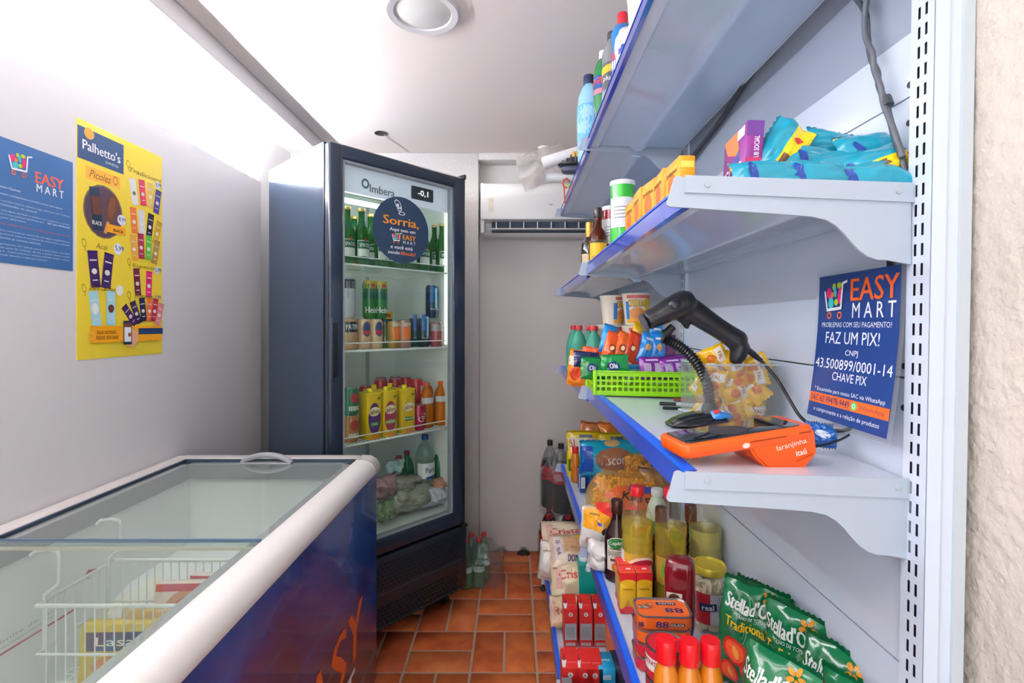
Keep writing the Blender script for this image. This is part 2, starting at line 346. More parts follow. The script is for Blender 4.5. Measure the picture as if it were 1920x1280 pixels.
D.text(S, 'Zero Lactose', .26 * PW, .305 * PH, .014, '#9a7a2a', .02, .10, skew=.25); D.ell(S, .45 * PW, .303 * PH, .015, .017, C('#f0eee8'))
bar(.18, .215, '#a8dbe8', .14, .034, .108); bar(.345, .22, '#a8dbe8', 0, .034, .108)
D.ell(S, .18 * PW, .215 * PH, .012, .018, C('#eef2f0'), .14); D.ell(S, .345 * PW, .22 * PH, .012, .012, C('#6b3b2c'))
D.text(S, 'Premium', .75 * PW, .285 * PH, .015, '#9a7a2a', .02, .085, skew=.25); D.text(S, '3,99', .94 * PW, .283 * PH, .016, '#23428f', .02, .028)
for u, v, c, r in [(.57, .19, '#4b2561', .7), (.645, .205, '#3f2a50', .42), (.73, .22, '#2a3050', .14), (.815, .22, '#e2703a', -.02), (.885, .22, '#b5294a', -.15), (.95, .20, '#dd8a86', -.3)]: bar(u, v, c, r, .026, .080)
D.rect(S, .55 * PW, .105 * PH, .86 * PW, .052, C('#f3a71e')); D.rect(S, .83 * PW, .115 * PH, .33 * PW, .021, C('#27406a'))
D.text(S, 'SIGA NOSSAS', .29 * PW, .113 * PH, .011, '#6b4318', .02, .075); D.text(S, 'REDES SOCIAIS!', .30 * PW, .090 * PH, .011, '#6b4318', .02, .085)
D.ell(S, .13 * PW, .10 * PH, .012, .012, C('#f7c060'), 0, 16, 1, .7)
D.ell(S, .58 * PW, .085 * PH, .028, .030, C('#e0a988'), .2); D.rect(S, .53 * PW, .11 * PH, .036, .078, C('#26324a')); D.rect(S, .53 * PW, .11 * PH, .029, .060, C('#e8eaf0')); D.rect(S, .53 * PW, .145 * PH, .029, .014, C('#7a4a3a')); D.rect(S, .55 * PW, .10 * PH, .012, .012, C('#a0522f'))
D.build('print', po)

pb = thing('customer_notice', 'blue notice poster to customers, cut off at its near edge, beside the yellow poster', 'poster', (XL, 1.222, CZ + .154))
MB().box((0, 0, 0), (.0012, .229, .314)).build('sheet', mat('poster_blue', '#3c69a0', .35, coat=.5), pb)
S = flat((.0012, 0, 0), (0, 1, 0), (0, 0, 1)); D = Print(.00025)
cart_logo(D, S, .072, .262, .064)
D.text(S, 'EASY', .157, .240, .030, '#ee6a50', .04, .082); D.text(S, 'M A R T', .159, .212, .021, '#eef0f4', .02, .080)
def para(y, n, x1=.219, c='#c3d2e6', x0=.010, hh=.0058):
    D.text(S, n, (x0 + x1) / 2, y, hh, c, .01, x1 - x0)
para(.190, 'Prezados Clientes!', .075, '#e8eef6'); para(.172, 'Lembramos a transparencia e a conduta correta neste negocio', .195, '#e8eef6')
para(.155, 'Todos os produtos devem ser registrados e pagos antes de sair, todos sao filmados'); para(.146, 'e armazenados no sistema', .12)
para(.131, 'Caso tenha alguma dificuldade ou problema com o pagamento ou produto'); para(.122, 'fale com a nossa central de atendimento pelo', .14); para(.122, 'SAC (62) 99478-9449', .219, '#ffffff', .150)
para(.113, 'ou pelo aplicativo', .09); para(.098, 'Qualquer produto retirado sem o devido pagamento sera cobrado', .219, '#e0624f')
para(.081, 'Este local e monitorado por cameras 24h e as imagens sao guardadas para'); para(.072, 'a seguranca de todos os moradores do condominio e visitantes'); para(.063, 'conforme as normas internas', .13)
para(.047, 'Codigo Penal Art. 155 - Subtrair, para si ou para outrem, coisa alheia'); para(.038, 'movel: pena de reclusao de um a quatro anos e multa'); para(.029, 'Artigo 5. - A pena aumenta se o crime for praticado durante o repouso'); para(.020, 'praticado durante o repouso noturno.', .15)
D.build('print', pb)
# ---------------------------------------------------------------- chest freezer
FZ = CZ - .50; FX0, FX1, FY1 = -1.262, -.53, 1.905; FY0 = .10
fz = thing('chest_freezer', 'chest freezer with sliding glass lids, white rail and blue printed front, below the posters', 'freezer', (FX0, FY1, 0))
def FM(): return Matrix.Translation((-FX0, -FY1, 0))
wrapm = bpy.data.materials.new('freezer_wrap'); wrapm.use_nodes = True; nt = wrapm.node_tree; b_ = nt.nodes['Principled BSDF']
b_.inputs['Roughness'].default_value = .18; b_.inputs['Coat Weight'].default_value = .5
tc = nt.nodes.new('ShaderNodeTexCoord'); nz = nt.nodes.new('ShaderNodeTexNoise'); nz.inputs['Scale'].default_value = 1.7; nz.inputs['Detail'].default_value = 3
rp = nt.nodes.new('ShaderNodeValToRGB'); e = rp.color_ramp.elements
e[0].position = .40; e[0].color = lin('#0f4f9e'); e[1].position = .60; e[1].color = lin('#3c2445'); x_ = e.new(.5); x_.color = lin('#1c3178')
nt.links.new(tc.outputs['Object'], nz.inputs['Vector']); nt.links.new(nz.outputs['Fac'], rp.inputs['Fac']); nt.links.new(rp.outputs['Color'], b_.inputs['Base Color'])
white_f = mat('freezer_white', '#e6e3e0', .35); grey_f = mat('freezer_grey', '#b4b1ae', .45); liner = mat('freezer_liner', '#eceeed', .35)
# shell: five walls round the cavity
b = MB(); m = FM()
b.box((FX1 - .055, FY0, .06), (FX1 + .005, FY1, FZ - .05), M=m)
b.build('front_panel', wrapm, fz)
b = MB(); b.box((FX0, FY0, .06), (FX0 + .055, FY1, FZ - .03), M=m); b.box((FX0, FY1 - .05, .06), (FX1 - .001, FY1 - .002, FZ - .03), M=m); b.box((FX0, FY0, .06), (FX1 - .001, FY0 + .05, FZ - .03), M=m); b.box((FX0 + .01, FY0 + .01, .06), (FX1 - .06, FY1 - .06, .22), M=m)
b.build('body', mat('freezer_body_blue', '#1b2f63', .3), fz)
b = MB(); b.box((FX0 + .056, FY0 + .051, .221), (FX1 - .056, FY1 - .051, .232), M=m)
b.box((FX0 + .056, FY0 + .051, .22), (FX0 + .070, FY1 - .051, FZ - .06), M=m); b.box((FX1 - .070, FY0 + .051, .22), (FX1 - .056, FY1 - .051, FZ - .06), M=m)
b.box((FX0 + .056, FY1 - .065, .22), (FX1 - .056, FY1 - .051, FZ - .06), M=m); b.box((FX0 + .056, FY0 + .051, .22), (FX1 - .056, FY0 + .065, FZ - .06), M=m)
b.prism([(FY1 - .06, .22), (FY1 - .06, .60), (1.56, .60), (1.50, .585), (1.46, .55), (1.44, .50), (1.42, .22)], FX0 + .07, FX1 - .07, axis='x', M=m)
b.build('liner', liner, fz)
b = MB(); b.box((FX0 + .042, FY0 + .03, FZ - .062), (FX0 + .078, FY1 - .03, FZ - .008), M=m); b.box((FX1 - .085, FY0 + .03, FZ - .062), (FX1 - .05, FY1 - .03, FZ - .008), M=m); b.box((FX0 + .04, FY1 - .085, FZ - .062), (FX1 - .05, FY1 - .04, FZ - .008), M=m)
b.build('inner_frame', mat('frame_grey', '#9a9c9e', .4), fz)
# rails
pf = [(FX1 - .055, FZ - .012), (FX1 - .052, FZ + .002), (FX1 - .044, FZ + .006), (FX1 - .012, FZ + .004), (FX1 + .008, FZ - .008), (FX1 + .019, FZ - .028), (FX1 + .020, FZ - .045), (FX1 + .014, FZ - .054), (FX1 - .03, FZ - .054)]
MB().prism(pf, FY0 - .02, FY1 - .075, axis='y', M=m).build('front_rail', white_f, fz)
cpn = MB(); pc = [(x + (.002 if x > FX1 - .03 else 0), z + .001) for x, z in pf]
cpn.prism(pc, FY1 - .075, FY1 - .012, axis='y', M=m); cpn.prism([(x - .004, z - .002) for x, z in pc], FY1 - .012, FY1, axis='y', M=m)
cpn.build('corner_cap', grey_f, fz)
MB().box((FX0 + .01, FY1 - .052, FZ - .055), (FX1 - .052, FY1, FZ + .006), 0, .008, M=m).build('end_rail', grey_f, fz)
MB().box((FX0 - .014, FY0, FZ - .05), (FX0 + .044, FY1 - .004, FZ + .005), 0, .01, M=m).build('rear_rail', mat('rail_warm_white', '#cfc8c4', .45), fz)
MB().box((FX0 + .044, FY0, FZ - .012), (FX0 + .052, FY1 - .05, FZ + .002), M=m).build('gasket', mat('gasket_dark', '#26384a', .4), fz)
MB().box((FX0 + .046, FY1 - .060, FZ - .010), (FX1 - .056, FY1 - .052, FZ + .003), M=m).build('gasket', MATS['gasket_dark'], fz)
lidglass = clear('lid_glass', '#f6faf8', 1.5, .03, haze=.035, hazecol='#e0e6e4')
l1 = MB().box((FX0 + .052, 1.135, FZ - .010), (FX1 - .056, FY1 - .060, FZ - .005), M=m).build('glass_lid', lidglass, fz)
l2 = MB().box((FX0 + .052, FY0 + .03, FZ - .002), (FX1 - .056, 1.16, FZ + .003), M=m).build('glass_lid', lidglass, fz)
MB().box((FX0 + .052, 1.156, FZ - .003), (FX1 - .056, 1.161, FZ + .004), M=m).build('lid_edge', mat('edge_steel', '#52708c', .3, .3), l2)
MB().box((FX0 + .052, 1.133, FZ - .011), (FX1 - .056, 1.1365, FZ - .004), M=m).build('lid_edge', mat('edge_cream', '#c9c3a8', .4), l1)
# lid handle: arched grip
b = MB(); hx, hy = -.905, 1.83
pts = [(hx - .088 + .176 * i / 14, hy, FZ - .004 + .028 * math.sin(PI * i / 14) ** .7) for i in range(15)]
b.tube(pts, [.010] * 15, 10, M=m, flat=1.3); b.box((hx - .095, hy - .02, FZ - .006), (hx + .095, hy + .018, FZ - .001), 0, .002, M=m)
b.build('handle', mat('handle_grey', '#8d9195', .35), l1)
# printed front
D = Print(.0005); S = flat((FX1 + .005 - FX0, 0, 0), (0, 1, 0), (0, 0, 1))
og, wt = '#e86a2a', '#e8ebf2'
for ch_, y, w in [('E', 1.17, .13), ('A', 1.335, .15), ('S', 1.495, .125), ('Y', 1.645, .14)]: D.text(S, ch_, y - FY1, .385, .165, og, .05, w, skew=.08)
for ch_, y in [('M', 1.19), ('A', 1.33), ('R', 1.46), ('T', 1.60)]: D.text(S, ch_, y - FY1, .225, .105, wt, .03, .085)
cart_logo(D, S, .95 - FY1, .34, .30)
D.build('lettering', fz)
D = Print(.0005); S = flat((.0705, 0, 0), (0, 1, 0), (0, 0, 1))
D.rect(S, 1.16 - FY1, .635, .42, .005, '#c0404c', -.03); D.text(S, 'nao ultrapasse o limite de carga', 1.14 - FY1, .662, .012, '#a9b2b3', 0, .36); D.rect(S, 1.13 - FY1, .648, .33, .003, '#c6cccc'); D.poly(S, [(1.385 - FY1, .70), (1.40 - FY1, .715), (1.43 - FY1, .705), (1.41 - FY1, .70), (1.40 - FY1, .69)], '#c0404c')
D.build('load_mark', fz)

# wire basket hanging in the freezer
wm = mat('white_wire', '#e4e6e2', .35)
wb = thing('wire_basket', 'white wire hanging basket holding boxes inside the chest freezer', 'basket', (-.88, 1.30, .62))
X0, X1, Y0, Y1 = -.25, .255, -.115, .115
b = MB(); zt_, zm, zb_ = .115, .0, -.10
for z, r in ((zt_, .0052), (zm, .0035), (zb_, .004)):
    b.tube([(X0, Y0, z), (X1, Y0, z), (X1, Y1, z), (X0, Y1, z)], r, 7, closed=True)
b.build('rim_wires', wm, wb)
b = MB()
for i in range(1, 22):
    x = X0 + (X1 - X0) * i / 22; b.tube([(x, Y0, zt_), (x, Y0, zb_), (x, Y1, zb_), (x, Y1, zt_)], .0018, 5)
for i in range(1, 9):
    y = Y0 + (Y1 - Y0) * i / 9; b.tube([(X0, y, zt_), (X0, y, zb_), (X1, y, zb_), (X1, y, zt_)], .0018, 5)
g = b.build('wire_grid', wm, wb)
for y in (Y0 + .02, Y1 - .02):
    for sx in (-1, 1):
        xe = X0 if sx < 0 else X1
        b = MB(); b.tube([(xe, y, -.0), (xe, y, .115), (xe - .0 * sx, y, .13), (xe + sx * .022 * -1, y + .015, .15), (xe - sx * .022, y + .015, .215), (xe - sx * .018, y + .015, .228), (xe, y + .01, .235), (xe + sx * .022, y, .235), (xe + sx * .03, y - .004, .226)], .0048, 8)
        b.build('hook', wm, wb)
def fbox(name, label, cat, w, d, h, col, loc, rot, deco=None, group=None):
    t = thing(name, label, cat, loc, rot=rot, group=group)
    MB().box((-w / 2, -d / 2, 0), (w / 2, d / 2, h), 0, .002, seg=1).build('carton', C(col, .45), t)
    D = Print(.0005); S = flat((0, -d / 2, 0), (1, 0, 0), (0, 0, 1)); T = flat((0, 0, h), (1, 0, 0), (0, 1, 0))
    if deco: deco(D, S, T, w, d, h); D.build('print', t)
    return t
def pizza(D, S, T, w, d, h):
    D.ell(S, 0, h * .5, w * .40, h * .42, '#d7a07a'); D.ell(S, 0, h * .5, w * .3, h * .32, '#c4734a')
    for k in range(7): D.ell(S, w * .18 * math.cos(k * 1.3), h * .5 + h * .2 * math.sin(k * 1.3), .010, .010, '#a33a34' if k % 2 else '#e6cf9a')
    D.rect(S, 0, h * .93, w * .96, h * .10, '#c23a48')
def lasagna(D, S, T, w, d, h):
    D.rect(S, 0, h * .72, w * .9, h * .3, '#2f4878'); D.text(S, 'Lasanha', 0, h * .72, h * .14, '#f4f0e0', .03, w * .7); D.ell(S, 0, h * .32, w * .38, h * .22, '#d98a50')
fbox('frozen_meal_box', 'yellow frozen meal box leaning in the wire basket', 'frozen food', .25, .03, .145, '#d8bf5a', (-.93, 1.225, .524), (-.10, 0, .03), lasagna, 'boxes in the freezer basket')
fbox('frozen_meal_box', 'tan frozen meal box behind the yellow one in the wire basket', 'frozen food', .24, .03, .15, '#cfb27c', (-.88, 1.27, .524), (-.10, 0, -.04), lasagna, 'boxes in the freezer basket')
fbox('frozen_pizza', 'round frozen pizza in printed wrap standing in the wire basket', 'frozen food', .19, .022, .19, '#e7d9c9', (-.86, 1.325, .524), (-.12, 0, .05), pizza, 'pizzas in the freezer basket')
fbox('frozen_pizza', 'second frozen pizza with red banner, at the far side of the wire basket', 'frozen food', .19, .022, .19, '#ead9d0', (-.80, 1.365, .524), (-.10, 0, -.05), pizza, 'pizzas in the freezer basket')

# ---------------------------------------------------------------- upright display fridge
FA = math.atan2(.521, .488); fo = V((-.733, 1.979, 0)); fux = V((math.cos(FA), math.sin(FA), 0)); fuy = V((-math.sin(FA), math.cos(FA), 0))
def fr(x, y, z=0): return fo + fux * x + fuy * y + V((0, 0, z))
def frp(px, y):                                          # fridge x of the sight line through column px, at depth y inside
    k = (px - CX) / F; o = fo + fuy * y; return (k * o.y - o.x) / (fux.x - k * fux.y)
fg = thing('display_fridge', 'tall dark blue glass-door drinks fridge standing in the corner behind the freezer', 'fridge', fo, FA)
navy = mat('fridge_navy', '#27394f', .22, coat=.3); blk = mat('fridge_black', '#1d2530', .3, coat=.2); black = mat('matt_black', '#14161b', .45)
inn = mat('fridge_inner', '#eef1ee', .4)
WF, TZ, BZ = .714, 2.135, .085
b = MB(); b.box((0, .05, BZ), (.035, .60, TZ)); b.box((WF - .035, .05, BZ), (WF, .60, TZ)); b.box((.035, .05, TZ - .04), (WF - .035, .60, TZ)); b.box((.035, .57, BZ), (WF - .035, .60, TZ - .04)); b.box((.035, .05, BZ), (WF - .035, .57, .47))
b.build('cabinet', navy, fg)
b = MB(); b.box((.036, .055, .471), (.042, .569, TZ - .041)); b.box((WF - .042, .055, .471), (WF - .036, .569, TZ - .041)); b.box((.042, .562, .471), (WF - .042, .569, TZ - .041)); b.box((.042, .055, .471), (WF - .042, .562, .480)); b.box((.042, .055, TZ - .05), (WF - .042, .562, TZ - .041))
b.build('liner', inn, fg)
# door: frame with rounded outer edge, glass
b = MB(); z0, z1 = .41, 2.128
b.box((.0, -.002, z0), (.062, .042, z1), 0, .010); b.box((.636, -.002, z0), (WF, .042, z1), 0, .010); b.box((.05, -.002, 2.068), (.65, .042, z1), 0, .010); b.box((.05, -.002, z0), (.65, .042, .482), 0, .010)
dr = b.build('door', mat('door_frame', '#1e2b3b', .25, coat=.3), fg)
b = MB(); b.box((.060, .006, .480), (.070, .036, 2.07)); b.box((.628, .006, .480), (.638, .036, 2.07)); b.box((.06, .006, 2.060), (.638, .036, 2.07)); b.box((.06, .006, .480), (.638, .036, .490))
b.build('door_gasket', C('#8e969c', .4), dr)
MB().box((.062, .010, .482), (.636, .014, 2.068)).build('door_glass', clear('fridge_glass', '#f4f9f7', 1.5, .01), dr)
MB().box((.010, -.005, 1.19), (.034, .0, 1.405), 0, .002).build('grip_recess', black, dr)
MB().box((.006, -.010, 1.17), (.011, .002, 1.425), 0, .002).build('grip_lip', C('#2a3a4e', .3), dr)
b = MB(); b.box((0, .042, z0), (.045, .05, TZ - .005)); b.box((WF - .045, .042, z0), (WF, .05, TZ - .005)); b.box((.045, .042, TZ - .06), (WF - .045, .05, TZ - .005)); b.box((.045, .042, z0), (WF - .045, .05, .48)); b.build('seal', black, fg)
b = MB(); b.box((.70, -.006, 2.12), (.735 - .02, .05, 2.145), 0, .004); b.build('hinge', black, fg)
MB().box((.69, -.012, .395), (WF + .004, .03, .412), 0, .004).build('hinge', black, fg)
# lower grille with perforations
b = MB()
b.box((.002, -.006, BZ + .005), (WF + .006, .048, .400), 0, .012); b.build('lower_panel', blk, fg)
b = MB()
for r_ in range(7):
    for c_ in range(26):
        x = .06 + c_ * .023 + (.0115 if r_ % 2 else 0); z = .262 + r_ * .017
        b.box((x, -.0085, z), (x + .013, -.006, z + .008))
        if r_ < 6: b.box((x, -.0085, z - .165), (x + .013, -.006, z - .157))
o = b.build('grille_slots', C('#0a0c10', .7), fg); o['kind'] = 'stuff'
MB().box((.03, -.009, .243), (.69, -.006, .247)).build('grille_line', C('#39424f', .3), fg)
MB().box((.03, -.009, BZ + .018), (.69, -.006, BZ + .021)).build('grille_line', C('#39424f', .3), fg)
for (x, y) in ((.06, .10), (.655, .10), (.06, .53), (.655, .53)):
    b = MB(); b.lathe([(.030, -.012), (.034, -.008), (.034, .008), (.030, .012)], 16, M=Matrix.Translation((x, y, .034)) @ Matrix.Rotation(PI / 2, 4, 'Y')); b.box((x - .016, y - .012, .04), (x + .016, y + .012, BZ + .002)); b.build('caster', black, fg)
# light header inside the door, temperature display, lamp tube
MB().box((.045, .055, 1.955), (WF - .045, .075, TZ - .045)).build('header', mat('lit_header', '#c9ccda', .45, emit=.35), fg)
MB().box((frp(773, .045), .046, 1.985), (frp(813, .045), .056, 2.045), 0, .003).build('temperature_display', C('#24262c', .3), fg)
D = Print(.0006); S = flat((0, .0545, 0), (1, 0, 0), (0, 0, 1))
D.text(flat((0, .0455, 0), (1, 0, 0), (0, 0, 1)), '-0,1', (frp(773, .045) + frp(813, .045)) / 2, 2.015, .030, mat('digits', '#eef2ff', emit=1.6), .0, .058)
D.text(S, 'Imbera', frp(718, .05), 1.99, .034, '#70757f', .03, .125)
D.ell(S, frp(686, .05), 2.005, .019, .022, '#70757f', 0, 20, 1, .55); D.build('lettering', fg)
tb = MB().tube([(.10, .14, 1.94), (.42, .14, 1.94)], .011, 8).build('lamp_tube', mat('tube_light', '#eefcf2', emit=14), fg)
MB().box((WF - .058, .08, 1.30), (WF - .048, .095, 2.05)).build('lamp_strip', mat('side_light', '#eafaf0', emit=1.6), fg)
MB().box((.048, .08, .52), (.058, .095, 2.05)).build('lamp_strip', MATS['side_light'], fg)
# slotted shelf standards at the back
for x in (.22, .49):
    b = MB(); b.box((x, .553, .52), (x + .016, .562, 2.05)); 
    b.build('shelf_standard', C('#b8bdb8', .4), fg)
# wire shelves
for z in (1.655, 1.285, .885):
    b = MB(); x0, x1, y0, y1 = .055, .655, .075, .50
    b.tube([(x0, y0, z), (x1, y0, z), (x1, y1, z), (x0, y1, z)], .0042, 7, closed=True)
    b.tube([(x0, y0, z), (x0, y0, z + .035), (x1, y0, z + .035), (x1, y0, z)], .0026, 6)
    sh = b.build('wire_shelf', mat('shelf_wire', '#eef2ee', .35), fg)
    b = MB()
    for i in range(1, 34):
        x = x0 + (x1 - x0) * i / 34; b.tube([(x, y0, z + .003), (x, y1, z + .003)], .0016, 5)
    o = b.build('shelf_rod', MATS['shelf_wire'], sh); o['kind'] = 'stuff'
# sticker on the door glass
st = thing('round_sticker', 'round dark blue surveillance sticker stuck on the fridge door glass', 'sticker', fr(.345, .0095, 1.82), FA)
SS = flat((0, 0, 0), (1, 0, 0), (0, 0, 1))
MB().lathe([(.147, 0), (.147, -.001)], 64, M=Matrix.Rotation(-PI / 2, 4, 'X') @ Matrix.Translation((0, 0, .0))).build('sheet', mat('sticker_blue', '#2b4059', .35), st)
D = Print(.0004); S = flat((0, -.0008, 0), (1, 0, 0), (0, 0, 1)); o_, w_ = '#f09a2c', '#f0f0f2'
D.text(S, 'Sorria,', -.002, .035, .044, o_, .05, .185); D.text(S, 'Aqui tem um', .005, -.003, .019, w_, .03, .135)
cart_logo(D, S, -.028, -.035, .052); D.text(S, 'EASY', .040, -.030, .022, o_, .05, .070); D.text(S, 'M A R T', .040, -.053, .014, w_, .01, .066)
D.text(S, 'e você está', 0, -.078, .016, w_, .03, .115); D.text(S, 'sendo', -.040, -.102, .015, w_, .03, .062); D.text(S, 'filmado!', .035, -.102, .017, '#ef7a2c', .03, .078)
for (x, y, rx, ry, r, h) in [(-.02, .112, .023, .014, -.9, .8), (-.022, .108, .007, .007, 0, 0), (0, .074, .017, .008, 0, .7), (-.012, .092, .012, .010, 0, .7)]: D.ell(S, x, y, rx, ry, w_, r, 24, 1, h)
D.build('print', st)
# ---------------------------------------------------------------- shelving rack along the right wall
PX = .552; LEAN = .019; DROOP = .035
def lean(x, z): return x + (z - CZ) * LEAN
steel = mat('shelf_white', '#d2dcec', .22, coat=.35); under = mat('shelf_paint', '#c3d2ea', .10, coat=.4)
blue = mat('price_rail_blue', '#2d4fc4', .18, coat=.8)
rk = thing('shelving_rack', 'long white steel shelving rack with blue price rails along the wall', 'shelving', (.40, 1.67, 0))
RM = Matrix.Translation((-.40, -1.67, 0))
YS = (.70, 1.67, 2.64)
# uprights with slotted front face
for n_, y in enumerate(YS):
    b = MB(); pitch, sw, sh_ = .0273, .0052, .0165; rows = 84; ya, yb = y - .032, y + .008
    ys = [ya, y - .0205, y - .0205 + sw * .8, y - .0085, y - .0085 + sw * .8, yb]; z0_ = .02
    def lx(x, z): return (lean(x, z), z)
    vs = []; fs = []; zz = []
    for r_ in range(rows): zz += [z0_ + r_ * pitch, z0_ + r_ * pitch + sh_]
    for z in zz:
        for yy in ys: vs.append((lean(PX, z), yy, z))
    k = len(ys)
    for r_ in range(len(zz) - 1):
        for c_ in range(k - 1):
            if r_ % 2 == 0 and c_ in (1, 3): continue
            a = r_ * k + c_; fs.append((a, a + 1, a + k + 1, a + k))
    b.add(vs, fs, 0, False, RM)
    zt_ = zz[-1]
    for (x0, x1, y0, y1, mi) in [(PX + .0015, PX + .052, ya, ya + .0015, 0), (PX + .0015, PX + .052, yb - .0015, yb, 0), (PX + .006, PX + .007, ya + .002, yb - .002, 1), (PX + .050, PX + .052, ya, yb, 0)]:
        q = [(lean(x0, z0_), y0, z0_), (lean(x1, z0_), y0, z0_), (lean(x1, z0_), y1, z0_), (lean(x0, z0_), y1, z0_), (lean(x0, zt_), y0, zt_), (lean(x1, zt_), y0, zt_), (lean(x1, zt_), y1, zt_), (lean(x0, zt_), y1, zt_)]
        b.add(q, [(0, 1, 5, 4), (1, 2, 6, 5), (2, 3, 7, 6), (3, 0, 4, 7), (0, 3, 2, 1), (4, 5, 6, 7)], mi, False, RM)
    up = b.build('upright', [steel, mat('slot_dark', '#2c3140', .6)], rk)
    if n_ == 0:
        b = MB()
        for (x0, x1, dy) in ((PX + .020, PX + .022, -.0012), (PX + .036, PX + .051, -.004)):
            q = [(lean(x, z), y_, z) for z in (z0_, zt_) for x, y_ in ((x0, ya + dy), (x1, ya + dy), (x1, ya), (x0, ya))]
            b.add(q, [(0, 1, 5, 4), (1, 2, 6, 5), (2, 3, 7, 6), (3, 0, 4, 7)], 0, False, RM)
        b.build('upright_fold', mat('fold_grey', '#c3ccd4', .3), up)
# back panels
zs = [.10, .503, CZ - .487, CZ - .077, CZ + .328, CZ + .735, 2.36]
for i in range(2):
    y0, y1 = YS[i] + .006, YS[i + 1] - .030
    for a, c in zip(zs[:-1], zs[1:]):
        a += .0015; c -= .0015
        q = [(lean(x, z), y, z) for z in (a, c) for x, y in ((PX + .012, y0), (PX + .012, y1), (PX + .016, y1), (PX + .016, y0))]
        MB().add(q, [(0, 1, 5, 4), (1, 2, 6, 5), (2, 3, 7, 6), (3, 0, 4, 7), (0, 3, 2, 1), (4, 5, 6, 7)], 0, False, RM).build('back_panel', steel, rk)
MB().box((PX + .020, .72, .1), (PX + .022, 2.62, 2.3), M=RM @ Matrix.Shear('XY', 4, (0, 0))).build('panel_backing', mat('seam_dark', '#8f98a8', .6), rk)
b = MB()
for z in (CZ + .29, CZ + .345, CZ - .12, CZ - .06):
    b.lathe([(.0045, 0), (.0045, -.002)], 12, M=RM @ Matrix.Translation((lean(PX + .0115, z), .722, z)) @ Matrix.Rotation(PI / 2, 4, 'Y'))
b.build('panel_hole', MATS['slot_dark'], rk)
SH = {}                                                   # shelf heights: name -> (front x, front z), rows per bay
def zsh(k, x, bay=0): x0, z = SH[k][:2]; return z - (x - x0) * DROOP - (SH[k][2] if bay else 0)
def bracket(x0, z, y, th=.004):
    P_ = [(-.014, .0), (-.018, .002), (-.022, .002), (-.026, .0), (-.029, -.010), (-.032, -.022), (-.0365, -.034), (-.037, -.038), (-.034, -.041), (.12, -.046), (.165, -.048), (.185, -.052), (.198, -.059), (.209, -.069), (.220, -.082), (.231, -.093), (.243, -.101), (.256, -.105), (.27, -.105), (.303 - x0 + .249, -.110), (.303 - x0 + .249, .0)]
    pts = [(x0 + a, z + c - a * DROOP) for a, c in P_]
    b = MB(); b.prism(pts, y - th / 2, y + th / 2, M=RM)
    ft = [(x0 - .012, z + .003), (x0 - .013, z - .021), (PX + .004, z - .024 - (PX - x0) * DROOP), (PX + .004, z + .003 - (PX - x0) * DROOP)]
    b.prism(ft, y - th / 2 - .003, y - th / 2, M=RM)
    o = b.build('bracket', mat('bracket_shaded', '#acb7c6', .35), rk)  # same paint as the shelves, darkened to carry the brackets' shade
    for rx in (.018, .283):
        r_ = MB().lathe([(.0045, 0), (.0042, .0016), (.001, .0022)], 14, M=RM @ Matrix.Translation((x0 + rx, y - th / 2 - .003, z - .009 - rx * DROOP)) @ Matrix.Rotation(PI / 2, 4, 'X')).build('rivet', mat('rivet_grey', '#aab2bb', .35), o)
    return o
def shelf(k, x0, z, y0, y1, dz=0, base=False):
    z = z - dz; w = PX - x0 + (.02 if base else .004)
    def pt(a, c): return (x0 + a, z + c - a * DROOP)
    b = MB()
    b.prism([pt(.004, -.002), pt(w, -.002), pt(w, -.005), pt(.004, -.005)], y0, y1, M=RM)                       # tray
    b.prism([pt(.004, -.005), pt(.007, -.005), pt(.007, -.030), pt(.004, -.030)], y0, y1, M=RM)                 # front fold
    b.prism([pt(w - .003, -.005), pt(w, -.005), pt(w, -.028), pt(w - .003, -.028)], y0, y1, M=RM)
    b.prism([pt(.006, -.030), pt(.03, -.030), pt(.03, -.028), pt(.006, -.028)], y0, y1, M=RM)
    o = b.build('shelf', steel, rk)
    b = MB(); m_ = w * .52                                                                                       # underside with its long stiffening rib
    b.prism([pt(.007, -.0055), pt(.007, -.024), pt(m_ - .03, -.026), pt(m_ - .010, -.042), pt(m_ + .010, -.042), pt(m_ + .03, -.026), pt(w - .004, -.026), pt(w - .004, -.0055)], y0 + .004, y1 - .004, M=RM)
    b.build('shelf_underside', under, o)
    b = MB()
    b.prism([pt(.006, .0015), pt(.006, -.003), pt(-.002, -.006), pt(-.007, -.034), pt(-.001, -.034), pt(-.0, -.039), pt(-.010, -.038), pt(-.0055, .0)], y0 + .003, y1 - .003, M=RM)
    pr_ = b.build('price_rail', blue, rk)
    MB().prism([pt(.008, .0022), pt(.008, .0005), pt(-.0055, -.0005), pt(-.0068, -.004), pt(-.0075, -.004), pt(-.006, .0010)], y0 + .003, y1 - .003, M=RM).build('rail_edge', mat('rail_edge_blue', '#1460e6', .3), pr_)
SH['top'] = (.249, CZ + .620, .012); SH['upper'] = (.249, CZ + .204, .014); SH['counter'] = (.249, CZ - .207, .012); SH['low'] = (.249, CZ - .735, 0); SH['base'] = (.155, CZ - 1.21, 0)
for k, (x0, z, dz) in SH.items():
    for bay in (0, 1): shelf(k, x0, z, YS[bay] + .004, YS[bay + 1] - .004, dz if bay else 0, k == 'base')
    if k == 'base': continue
    for n_, y in enumerate(YS): bracket(x0, z - (dz if n_ == 2 else 0), y)
